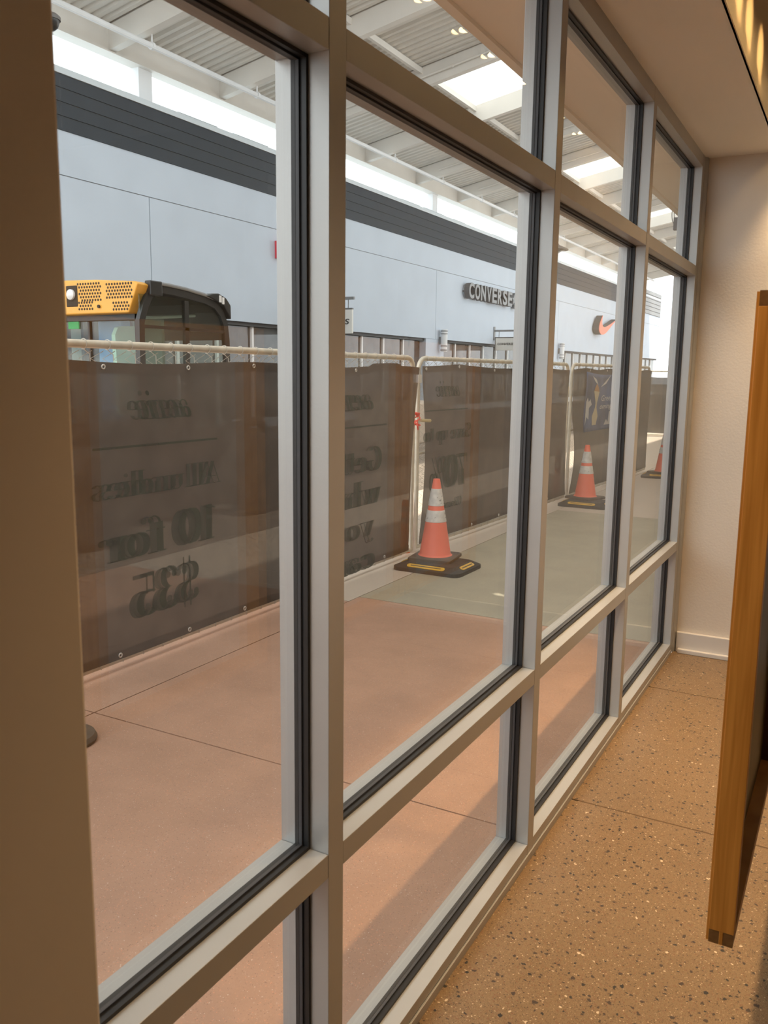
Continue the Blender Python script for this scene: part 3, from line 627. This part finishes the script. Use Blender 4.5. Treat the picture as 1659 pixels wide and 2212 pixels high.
# ================================================================== FENCE PANELS
LP = 3.95; HT = 1.735
def rail_pts():
    pts = []; r = .11; y0, y1, z0, z1 = .02, LP-.02, .03, HT-.018
    pts.append((0, y0, z0)); pts.append((0, y0, z1-r))
    pts += [(0, y0+r-r*math.cos(a), z1-r+r*math.sin(a)) for a in [R(18*k) for k in range(1, 6)]]
    pts += [(0, y1-r+r*math.sin(a), z1-r+r*math.cos(a)) for a in [R(18*k) for k in range(0, 6)]]
    pts.append((0, y1, z0)); return pts
def make_panel(label):
    t = thing('mesh_fence', (0, 0, 0), label, 'fence panel', 'temporary mesh fence panels')
    MB().tube(rail_pts(), .021, 12, cap=True).build('frame', 'galv', t, smooth='auto')
    MB().tube([(0, .0, .03), (0, LP, .03)], .020, 12).build('bottom_rail', 'galv', t, smooth='auto')
    MB().tube([(0, .04, .88), (0, LP-.04, .88)], .012, 10).build('middle_rail', 'galv', t, smooth='auto')
    b = MB(); pw = .078; n = int((LP-.1)/pw); z0 = .05; z1 = HT-.05; hh = .078; nz = int((z1-z0)/(hh/2))
    for i in range(n):
        y = .05+i*pw+pw/2; pts = []
        for k in range(nz+1):
            pts.append(((.004 if k % 2 else -.004), y+(pw/2 if k % 2 else -pw/2)+random.uniform(-.004, .004), z0+k*(z1-z0)/nz))
        b.tube(pts, .0019, 4, cap=False)
    b.build('chain_link_mesh', 'wire', t)
    tie = None; k = 0; y = .16
    while y < LP-.1:
        s_ = MB(); zc = HT-.018; r = .026; ln = random.uniform(.03, .06)
        s_.tube([(r*math.cos(a), .004*math.sin(a*.5)+y, zc+r*math.sin(a)) for a in [R(-110+20*q) for q in range(17)]]+[(.010, y+.03, zc-.05), (0.006, y+.035, zc-.05-ln)], .0022, 4)
        s_.build('wire_tie', 'wire', t)
        s_ = MB(); s_.tube([(.0225*math.cos(a), y+.03*math.sin(a*.5), .03+.0225*math.sin(a)) for a in [R(30*q) for q in range(13)]], .0022, 4)
        s_.build('wire_tie', 'wire', t); y += .155
    return t
pan0 = make_panel('mesh fence panel nearest the left pier, in front of the loader')
defs = [((-2.595, 2.775, G+.02), (-2.575, 6.725), None),
        ((-2.585, 6.80, G+.02), (-2.42, 10.74), 'mesh fence panel behind the nearer traffic cone'),
        ((-2.40, 10.80, G+.02), (-2.25, 14.74), 'mesh fence panel carrying the blue banner'),
        ((-2.66, -1.25, G+.02), (-2.60, 2.70), 'mesh fence panel left of the pier, mostly out of view')]
pans = []
for k, (loc, end, lb) in enumerate(defs):
    o = pan0 if k == 0 else copy_tree(pan0)
    o.location = loc; o.rotation_euler = (0, 0, -math.atan2(end[0]-loc[0], end[1]-loc[1]))
    if lb: o['label'] = lb
    pans.append(o)
# far cross fence
o = copy_tree(pan0); q = Vector((-3.75, 23.2, G)); o.location = (-4.9, 23.6, G+.0); o.rotation_euler = (0, 0, R(-80)); o['label'] = 'distant mesh fence panel standing across the walkway'
# ------------------------------------------------------------------ netting screens
def screen(name, mt, xa, ya, xb, yb_, zt, zb, label, grp, left=None, right=None, top=None, amp=.006, gr_top=(), gr_bot=()):
    t = thing(name, (xa, ya, G), label, 'fence screen', grp)
    def X(y, z): 
        s = (y-ya)/(yb_-ya); return xa+(xb-xa)*s+.035+amp*math.sin(y*4.1+z*1.3)*math.sin(z*2.6+.7)+amp*.6*math.sin(z*9+y*2.0)*max(0, z-1.1)
    def fn(i, j):
        z_t = zt-(top(ya+(yb_-ya)*i) if top else .008*math.sin(i*19)); z = zb+(z_t-zb)*j
        y_l = ya+(left(j) if left else 0); y_r = yb_-(right(j) if right else 0); y = y_l+(y_r-y_l)*i
        return Vector((X(y, z), y, z))
    MB().grid(fn, 60, 30).build('netting', mt, t, smooth=True)
    def hem(i): return [fn(q/60, i) for q in range(61)]
    b = MB()
    for (j0, j1) in ((.965, 1.0), (0, .03)):
        b.grid(lambda i, j: fn(i, j0+(j1-j0)*j)+Vector((.003, 0, 0)), 60, 1)
    b.build('hem', mt, t)
    for (yg, jg) in [(y, .985) for y in gr_top]+[(y, .015) for y in gr_bot]:
        i = (yg-ya)/(yb_-ya); p = fn(i, jg)+Vector((.007, 0, 0)); b = MB()
        b.tube([(p.x, p.y+.0105*math.cos(a), p.z+.0105*math.sin(a)) for a in [R(30*q) for q in range(12)]], .0042, 6, closed=True)
        b.build('grommet', 'ring', t, smooth=True)
    return t, X
def gty(us, v, x): return [at(u, v, 0, x).y for u in us]
G0 = [at(223, 778, 0, -2.55).y, at(405, 784, 0, -2.55).y]; st = G0[1]-G0[0]
gt = [G0[0]+k*st for k in range(0, 5)]
g2 = [at(249, 1424, 2, .03).y, at(417, 1368, 2, .03).y, at(552, 1323, 2, .03).y, 5.46, 6.3]
sA, XA = screen('privacy_screen', 'netting', -2.59, 2.78, -2.575, 6.76, 1.635, .045, 'dark mesh screen on the left fence panel, faint mirrored "10 for" print', 'dark mesh screens on the fence',
            right=lambda j: .02+.15*(1-j)**.8+.02*math.sin(math.pi*j), top=lambda y: .012*math.sin((y-3)*3.3)+(-.02 if y > 5.9 and y < 6.4 else 0), gr_top=gt, gr_bot=g2)
sB, XB = screen('privacy_screen', 'netting', -2.585, 6.80, -2.42, 10.74, 1.675, .06, 'dark mesh screen behind the nearer cone, faint mirrored "Save up to" print', 'dark mesh screens on the fence',
            left=lambda j: .02+.09*max(0, math.sin(math.pi*min(1, max(0, (j-.02)/.9)))), right=lambda j: .03+.08*math.sin(math.pi*j), top=lambda y: .03*abs(math.sin((y-7.55)*1.5)), gr_top=(6.86, 7.55, 8.35, 9.15, 9.9), gr_bot=(7.9, 8.6, 9.4, 10.1))
sC, XC = screen('privacy_screen', 'nettingfar', -2.40, 10.78, -2.25, 14.70, 1.665, .06, 'dark mesh screen with a blue banner on it, behind the second cone', 'dark mesh screens on the fence',
            left=lambda j: .02+.13*max(0, math.sin(math.pi*min(1, j/.62)))*(1 if j < .62 else 0), top=lambda y: .01*math.sin(y*6), gr_top=(11.4, 12.2, 13.0), gr_bot=())
sD, XD = screen('privacy_screen', 'netting', -2.66, -1.2, -2.60, 2.68, 1.635, .06, 'dark mesh screen left of the pier', 'dark mesh screens on the fence')
# high-contrast serif lettering drawn with a flat pen: strokes are (width, serif ends, points)
def arc(cx_, cy_, rx, ry, a0, a1, n=18): return [(cx_+rx*math.cos(R(a0+(a1-a0)*k/n)), cy_+ry*math.sin(R(a0+(a1-a0)*k/n))) for k in range(n+1)]
T_ = .17; XH = .62
def stem(x, y0, y1, s0=1, s1=1): return [(T_, [(x, y0), (x, y1)])]+([(.0, [(x-.17, y0+.015), (x+.17, y0+.015)])] if s0 else [])+([(.0, [(x-.17, y1-.015), (x+.08, y1-.015)])] if s1 else [])
def dot(x, y, r=.085): return [('dot', [(x, y)], r)]
GL = {
 'a': [(T_, arc(.24, .19, .16, .18, 60, 420)), (T_, [(.46, .02), (.46, .46)]), (.09, arc(.29, .45, .17, .16, 0, 150))]+dot(.15, .47, .06),
 'e': [(T_, arc(.30, .31, .22, .30, 5, 325)), (0, [(.10, .33), (.52, .33)])],
 'r': stem(.14, 0, XH)+[(.05, arc(.34, .40, .17, .2, 165, 60))]+dot(.43, .52),
 'i': stem(.14, 0, XH)+dot(.14, .86), 'l': stem(.14, 0, 1.0),
 'u': stem(.14, .14, XH, 0)+[(.06, arc(.31, .16, .17, .15, 180, 330))]+stem(.50, 0, XH),
 'n': stem(.14, 0, XH)+[(.06, arc(.33, .44, .18, .17, 170, 0))]+stem(.51, 0, .46, 1, 0),
 'h': stem(.14, 0, 1)+[(.06, arc(.33, .44, .18, .17, 170, 0))]+stem(.51, 0, .46, 1, 0),
 'd': [(T_, arc(.27, .31, .19, .30, 0, 360))]+stem(.50, 0, 1),
 'p': [(T_, arc(.36, .31, .19, .30, 0, 360))]+stem(.14, -.3, XH),
 's': [(.13, arc(.25, .46, .15, .14, 20, 250)), (.13, arc(.25, .16, .16, .15, 80, -160))],
 'o': [(T_, arc(.31, .31, .22, .30, 0, 360))], 'c': [(T_, arc(.30, .31, .22, .30, 45, 320))]+dot(.43, .48, .07),
 'f': stem(.18, 0, .80, 1, 0)+[(.05, arc(.34, .80, .16, .17, 180, 60))]+dot(.43, .88)+[(0, [(.02, XH), (.38, XH)])],
 't': stem(.18, .1, .85, 0, 0)+[(0, [(.02, XH), (.36, XH)]), (.04, arc(.29, .10, .11, .09, 180, 320))],
 'g': [(T_, arc(.26, .40, .17, .20, 0, 360)), (.10, arc(.27, -.08, .21, .16, 0, 360)), (0, [(.4, .56), (.55, .6)])],
 'v': [(T_, [(.12, XH), (.30, 0)]), (.03, [(.48, XH), (.30, 0)]), (0, [(0, XH-.01), (.22, XH-.01)]), (0, [(.38, XH-.01), (.58, XH-.01)])],
 'y': [(T_, [(.12, XH), (.30, .02)]), (.03, [(.50, XH), (.26, -.18)]), (.03, arc(.18, -.2, .08, .08, 0, -150)), (0, [(0, XH-.01), (.22, XH-.01)]), (0, [(.38, XH-.01), (.6, XH-.01)])]+dot(.10, -.2, .07),
 'w': [(T_, [(.12, XH), (.26, 0)]), (.03, [(.40, XH), (.26, 0)]), (T_, [(.42, XH), (.56, 0)]), (.03, [(.72, XH), (.56, 0)]), (0, [(0, XH-.01), (.22, XH-.01)]), (0, [(.62, XH-.01), (.82, XH-.01)])],
 'A': [(.03, [(.10, 0), (.42, 1)]), (T_, [(.42, 1), (.68, 0)]), (0, [(.2, .33), (.58, .33)]), (0, [(0, .015), (.24, .015)]), (0, [(.5, .015), (.84, .015)])],
 'G': [(T_, arc(.44, .5, .32, .5, 45, 320))]+stem(.70, .05, .42, 0, 1)+[(0, [(.52, .42), (.86, .42)])],
 'C': [(T_, arc(.44, .5, .32, .5, 45, 320)), (.03, [(.70, .7), (.70, 1)])],
 'S': [(T_, arc(.36, .74, .22, .25, 30, 250)), (T_, arc(.36, .25, .24, .25, 85, -155)), (.03, [(.58, .75), (.58, 1)]), (.03, [(.12, 0), (.12, .28)])],
 '$': [(T_, arc(.36, .72, .22, .24, 30, 250)), (T_, arc(.36, .26, .24, .24, 85, -155)), (.03, [(.36, -.12), (.36, 1.12)])]+dot(.54, .78)+dot(.16, .2),
 '1': stem(.28, 0, 1, 1, 0)+[(.03, [(.08, .88), (.28, .98)])], '0': [(.22, arc(.37, .5, .27, .49, 0, 360))],
 '3': [(T_, arc(.32, .75, .19, .24, 150, -90)), (T_+.03, arc(.32, .26, .24, .26, 90, -160))]+dot(.16, .80)+dot(.13, .22),
 '5': [(.03, [(.14, .98), (.14, .5)]), (0, [(.14, .97), (.54, .97)]), (0, [(.14, .91), (.54, .91)]), (0, [(.14, .94), (.54, .94)]), (T_+.03, arc(.32, .29, .24, .29, 125, -150))]+dot(.13, .2),
 '7': [(0, [(.06, .97), (.60, .97)]), (0, [(.06, .90), (.60, .90)]), (0, [(.06, .93), (.60, .93)]), (.03, [(.07, .7), (.07, .97)]), (.05, [(.60, .95), (.36, .5)]), (T_, [(.36, .5), (.30, 0)])],
 '%': [(.11, arc(.17, .74, .11, .25, 0, 360)), (.11, arc(.62, .26, .11, .25, 0, 360)), (.03, [(.14, 0), (.66, 1)])],
}
GW = {'i': .30, 'l': .30, 'r': .52, 's': .47, 't': .42, 'f': .46, 'A': .86, 'G': .88, 'C': .84, 'S': .70, '$': .72, '1': .52, '0': .76, '3': .68, '5': .68, '7': .68, '%': .84, 'w': .84, ' ': .34, 'a': .62, 'o': .64, 'c': .60, 'g': .58}
def pen_verts(txt, bold=0, shear=0):
    vs = []; fs = []; x = 0
    for ch in txt:
        for st_ in GL.get(ch, []):
            if st_[0] == 'dot':
                (px_, py_), r = st_[1][0], st_[2]; o_ = len(vs)
                vs += [(x+px_+r*math.cos(R(36*k)), py_+r*math.sin(R(36*k))) for k in range(10)]; fs.append(tuple(range(o_, o_+10))); continue
            w = st_[0]+bold; tt = .035; P_ = st_[1]
            for k in range(len(P_)-1):
                (xa, ya_), (xb_, yb_2) = P_[k], P_[k+1]; o_ = len(vs)
                if abs(yb_2-ya_) > 1e-4 and w > 0: vs += [(x+xa-w/2, ya_), (x+xa+w/2, ya_), (x+xb_+w/2, yb_2), (x+xb_-w/2, yb_2)]; fs.append((o_, o_+1, o_+2, o_+3)); o_ += 4
                if abs(xb_-xa) > 1e-4: vs += [(x+xa, ya_-tt/2), (x+xa, ya_+tt/2), (x+xb_, yb_2+tt/2), (x+xb_, yb_2-tt/2)]; fs.append((o_, o_+1, o_+2, o_+3))
        x += GW.get(ch, .66)
    vs = [(a+c*shear, c) for a, c in vs]
    x0 = min(v[0] for v in vs); x1 = max(v[0] for v in vs)
    return [((v[0]-x0)/(x1-x0), v[1], 0) for v in vs], fs
# printed lettering, seen from behind
def print_text(s, ua, va, ub, vb, parent, X, xpl, bold=.012, shear=0, ghost=.055, zz=None, name='printed_words'):
    """(ua,va) left-top and (ub,vb) right-bottom of the word as seen; mirrored"""
    pl = at(ua, (va+vb)/2, 0, xpl); pr = at(ub, (va+vb)/2, 0, xpl)
    z1, z0 = zz
    for k, (dy, mt) in enumerate(((0, 'print'), (-ghost, 'printghost'))):
        vs, fs = pen_verts(s, bold, shear); b = MB()
        yl = pl.y+ghost*.5; yr = pr.y
        P_ = [(yr-(yr-yl)*v[0]+dy, z0+(z1-z0)*v[1]) for v in vs]
        b.v = [(X(y, z)+.005+.002*k, y, z) for y, z in P_]; b.f = [list(f) for f in fs]; b.m = [0]*len(fs)
        b.build(name, mt, parent)
def zr(u, v, x): return at(u, v, 0, x).z
xp = -2.55
def words(s, ul, ur, vt_r, vb_r, parent, X, xpl, **k):
    # vertical extent taken at the right end of the word
    print_text(s, ul, vt_r, ur, vb_r, parent, X, xpl, zz=(zr(ur, vt_r, xpl), zr(ur, vb_r, xpl)), **k)
words('aerie', 281, 410, 838, 900, sA, XA, xp, shear=.35, bold=.0)
words('All undies', 203, 476, 993, 1040, sA, XA, xp, bold=.012)
words('10 for', 216, 466, 1086, 1160, sA, XA, xp, bold=.02)
words('$35', 282, 430, 1204, 1290, sA, XA, xp, bold=.02)
ya, yb2 = at(200, 965, 0, xp).y, at(467, 947, 0, xp).y; zl = zr(467, 947, xp)
MB().grid(lambda i, j: Vector((XA(ya+(yb2-ya)*i, zl)+.006, ya+(yb2-ya)*i, zl-.006+.012*j)), 12, 1).build('printed_rule', 'print', sA)
words('aerie', 700, 806, 832, 884, sA, XA, xp, shear=.35, bold=.0)
words('Getting', 660, 822, 962, 1012, sA, XA, xp); words('while', 676, 820, 1031, 1082, sA, XA, xp); words('you', 710, 806, 1104, 1153, sA, XA, xp); words('can', 708, 808, 1172, 1221, sA, XA, xp)
ya2, yb3 = at(640, 925, 0, xp).y, at(833, 916, 0, xp).y; zl2 = zr(833, 916, xp)
MB().grid(lambda i, j: Vector((XA(ya2+(yb3-ya2)*i, zl2)+.006, ya2+(yb3-ya2)*i, zl2-.006+.012*j)), 12, 1).build('printed_rule', 'print', sA)
xq = -2.52
words('aerie', 946, 994, 820, 855, sB, XB, xq, shear=.35, bold=.0, ghost=.07)
words('Save up to', 921, 1014, 912, 942, sB, XB, xq, ghost=.04); words('70%', 935, 1005, 976, 1043, sB, XB, xq, bold=.02, ghost=.07); words('Clearance', 944, 994, 1070, 1088, sB, XB, xq, ghost=.05)
ya4, yb4 = at(922, 891, 0, xq).y, at(1008, 882, 0, xq).y; zl3 = zr(1008, 882, xq)
MB().grid(lambda i, j: Vector((XB(ya4+(yb4-ya4)*i, zl3)+.006, ya4+(yb4-ya4)*i, zl3-.006+.012*j)), 12, 1).build('printed_rule', 'print', sB)
# blue banner on the third screen
by0, by1 = 11.25, 13.1; bz0, bz1 = .83, 1.63
def BX(y, z): return XC(y, z)+.012+.01*math.sin(z*8+y*3)
tb = thing('hanging_banner', (BX(by0, bz0), by0, bz0), 'blue printed banner with white lettering hanging on the far fence screen', 'banner')
def bf(i, j):
    y = by0+(by1-by0)*i; z = bz0+(bz1-bz0-.04*math.sin(math.pi*min(1, i)))*j; return Vector((BX(y, z), y, z))
MB().grid(bf, 24, 14).build('banner_sheet', 'bannerblue', tb, smooth=True, solid=.002)
def bpoly(pts, mt, nm, d=.004):
    vs = [(by0+(by1-by0)*a*.72, bz0+(bz1-bz0)*c) for a, c in pts]
    MB().add([(BX(y, z)+d+.002, y, z) for y, z in vs], [tuple(range(len(vs)))]).build(nm, mt, tb)
bpoly([(.27, .10), (.40, .10), (.43, .25), (.36, .40), (.36, .48), (.44, .66), (.24, .68), (.31, .48), (.31, .40), (.25, .25)], 'bannercream', 'printed_shape')
bpoly([(.24, .68), (.44, .66), (.40, .76), (.35, .80), (.28, .74)], 'bannertan', 'printed_shape')
bpoly([(.20, .93), (.28, .84), (.40, .78), (.33, .88), (.26, .90)], 'bannerwhite', 'printed_shape')
bpoly([(.02, .10), (.08, .25), (.15, .20), (.13, .40), (.20, .45), (.14, .55), (.10, .50), (.06, .58), (.03, .50)], 'bannerwhite', 'printed_shape')
bpoly([(.50, .74), (.66, .82), (.85, .95), (.72, .80)], 'bannerwhite', 'printed_shape')
bpoly([(.66, .08), (.72, .18), (.78, .12), (.80, .30), (.90, .35), (.99, .08)], 'bannerwhite', 'printed_shape')
for s, a0, a1, c0, c1 in (('Greenv', .36, .74, .50, .60), ('oming s', .33, .70, .34, .45)):
    vs, fs, ns = text_verts(s, .004, .3); b = MB()
    P_ = [(by0+(by1-by0)*(a0+(a1-a0)*v[0]), bz0+(bz1-bz0)*(c0+(c1-c0)*v[1])) for v in vs]
    b.v = [(BX(y, z)+.010, y, z) for y, z in P_]; b.f = [list(f) for f in fs]; b.m = [0]*len(fs); b.build('printed_words', 'bannerwhite', tb)
# clamp, red tape and padlock at the joint of the panels
t = thing('fence_tie', (-2.55, 6.76, 1.24), 'red twisted tape tied round the posts where two fence panels meet', 'tie')
b = MB(); P = at(899, 905, 0, -2.55); pts = []
for k in range(60): a = k*.62; pts.append((P.x+.03*math.cos(a)*(1+.3*math.sin(k*.9)), P.y+.028*math.sin(a), P.z+.055*math.sin(k*.21)+.004*random.uniform(-1, 1)))
b.tube(pts, .006, 5); b.tube([(P.x+.02, P.y-.02, P.z-.02), (P.x+.03, P.y-.035, P.z-.06), (P.x+.03, P.y-.02, P.z-.09), (P.x+.02, P.y-.01, P.z-.04)], .007, 5)
b.build('tape', 'flagred', t)
MB().tube([(P.x+.03, P.y+.03, P.z-.012), (P.x+.06, P.y+.16, P.z-.02)], .014, 10).build('metal_pin', 'brass', t)
t = thing('fence_clamp', (-2.55, 6.79, 1.50), 'small grey metal clamp high on the posts where two fence panels meet', 'clamp')
P = at(901, 818, 0, -2.54)
MB().box(P.x-.02, P.x+.03, P.y-.035, P.y+.035, P.z-.035, P.z+.035).build('clamp_body', 'ring', t, bevel=.004)
MB().tube([(P.x+.02, P.y, P.z+.03), (P.x+.03, P.y-.01, P.z+.085)], .006, 6).build('bolt', 'ring', t)
# orange delineator posts
for k, (x, y, h, lb) in enumerate(((-2.655, 6.765, .46, 'orange marker post with pale bands behind the gap in the fence, by the nearer cone'), (-2.52, 10.80, .62, 'faded red marker post at the fence joint beside the second cone'))):
    t = thing('marker_post', (x, y, G), lb, 'marker post')
    MB().lathe([(.042, G), (.040, h-.02), (.03, h)], (x, y, 0), 20).build('tube', 'tuborange', t, smooth='auto')
    for (za, zc) in ((h-.20, h-.15), (h-.09, h-.055)): MB().lathe([(.0445, za-.01), (.0445, zc)], (x, y, 0), 20).build('pale_band', 'tape', t)
# ------------------------------------------------------------------ traffic cones
def rrect(hx, hy, r, n=5):
    pts = []
    for (cx_, cy_, a0) in ((hx-r, hy-r, 0), (-hx+r, hy-r, 90), (-hx+r, -hy+r, 180), (hx-r, -hy+r, 270)):
        for k in range(n+1): a = R(a0+90*k/n); pts.append((cx_+r*math.cos(a), cy_+r*math.sin(a)))
    return pts
def make_cone(label):
    t = thing('traffic_cone', (0, 0, 0), label, 'traffic cone', 'traffic cones by the fence')
    b = MB(); lay = [rrect(.185, .185, .02), rrect(.185, .185, .02), rrect(.172, .172, .02)]; zs = [0, .022, .032]
    n = len(lay[0]); b.add([(x, y, zs[i]) for i in range(3) for x, y in lay[i]], [tuple(range(n))[::-1], tuple(range(2*n, 3*n))]+[(i*n+k, i*n+(k+1) % n, (i+1)*n+(k+1) % n, (i+1)*n+k) for i in range(2) for k in range(n)])
    b.build('cone_foot', 'rubberbrown', t)
    H0, H1, r0, r1 = .030, .675, .134, .028
    def rad(f): return r0+(r1-r0)*f
    def zz(f): return H0+(H1-H0)*f
    body = MB().lathe([(rad(0)+.014, H0), (rad(0)+.004, H0+.008)]+[(rad(f), zz(f)) for f in (.03, .3, .6, .88)]+[(rad(.885)-.001, zz(.89)), (rad(1), zz(1)), (rad(1)-.010, zz(1)), (rad(1)-.012, zz(.97)), (.001, zz(.96))], (0, 0, 0), 40).build('cone_body', 'coneorange', t, smooth='auto')
    for (a, c_) in ((.445, .597), (.655, .874)):
        s_ = MB().lathe([(rad(a)+.001, zz(a)), (rad(a)+.003, zz(a)+.002), (rad(c_)+.003, zz(c_)-.002), (rad(c_)+.001, zz(c_))], (0, 0, 0), 40).build('white_band', 'conewhite', t, smooth='auto')
        b = MB()
        for k in range(14):
            f = random.uniform(a+.02, c_-.02); an = random.uniform(0, 2*math.pi); ln = random.uniform(.006, .03); da = random.uniform(.05, .2)
            q = []
            for s in range(4):
                ff = f+(ln*s/3-ln/2)*.9; aa = an+da*(s/3-.5); r = rad(ff)+.0045
                q.append((r*math.cos(aa), r*math.sin(aa), zz(ff)))
            b.tube(q, [.0008, .002, .0015, .0006], 4)
        b.build('scuff_marks', 'scuff', s_)
    return t
def make_base(label):
    t = thing('rubber_base', (0, 0, 0), label, 'rubber base', 'rubber bases under the cones')
    b = MB(); hx, hy = .305, .255; lay = [rrect(hx, hy, .07), rrect(hx, hy, .07), rrect(hx-.075, hy-.075, .03), rrect(hx-.085, hy-.085, .03)]; zs = [0, .03, .066, .066]
    n = len(lay[0]); b.add([(x, y, zs[i]) for i in range(4) for x, y in lay[i]], [tuple(range(n))[::-1], tuple(range(3*n, 4*n))]+[(i*n+k, i*n+(k+1) % n, (i+1)*n+(k+1) % n, (i+1)*n+k) for i in range(3) for k in range(n)])
    b.build('base_block', 'rubber', t)
    sl = math.atan2(.036, .075)
    for (cx_, cy_, rz_, ln) in ((0, -hy+.037, 0, .17), (hx-.037, 0, 90, .12), (0, hy-.037, 180, .17), (-hx+.037, 0, 270, .12)):
        M_ = Matrix.Translation((cx_, cy_, .049)) @ Matrix.Rotation(R(rz_), 4, 'Z') @ Matrix.Rotation(sl, 4, 'X')
        b = MB(); P_ = rrect(ln, .021, .0205)
        b.prism(P_, lambda x, y: M_ @ Vector((x, y, -.004)), lambda x, y: M_ @ Vector((x, y, .0035)))
        b.build('yellow_reflector', 'yellowpad', t)
        b = MB(); b.box(-ln*.8, ln*.8, -.004, .004, .003, .0055, M_); b.build('reflector_groove', 'rubberbrown', t)
    return t
ba = make_base('black rubber base with yellow pads under the nearer traffic cone'); ba.location = (-2.135, 6.345, G); ba.rotation_euler = (0, 0, R(-1))
bb = copy_tree(ba); bb.location = (-2.03, 10.46, G); bb['label'] = 'black rubber base with yellow pads under the second traffic cone'
bc = copy_tree(ba); bc.location = (-1.83, 14.1, G); bc.rotation_euler = (0, 0, R(6)); bc['label'] = 'pale-looking rubber base under the farthest, half-hidden cone'
ca = make_cone('nearer traffic cone, large in the second bay, scuffed white bands'); ca.location = (-2.195, 6.42, G+.066); ca.rotation_euler = (0, 0, R(8))
cb = copy_tree(ca); cb.location = (-2.095, 10.62, G+.066); cb.rotation_euler = (0, 0, R(70)); cb['label'] = 'second traffic cone, in front of the blue banner'
cc = copy_tree(ca); cc.location = (-1.81, 14.12, G+.066); cc.rotation_euler = (0, 0, R(150)); cc['label'] = 'farthest traffic cone, half hidden in the last bay'
# round rubber foot at the left
P = at(150, 1590, 2, .01)
t = thing('barrier_foot', (P.x-.02, P.y, G), 'round grey rubber foot on the pink paving, peeking past the left pier', 'barrier foot')
MB().lathe([(.125, G), (.13, G+.015), (.12, G+.035), (.05, G+.045), (.03, G+.05)], (P.x-.02, P.y, 0), 32).build('foot_disc', 'rubberbrown', t, smooth='auto')
MB().lathe([(.022, G+.04), (.022, .55)], (P.x-.02, P.y, 0), 12).build('stub_post', 'letterface', t, smooth='auto')
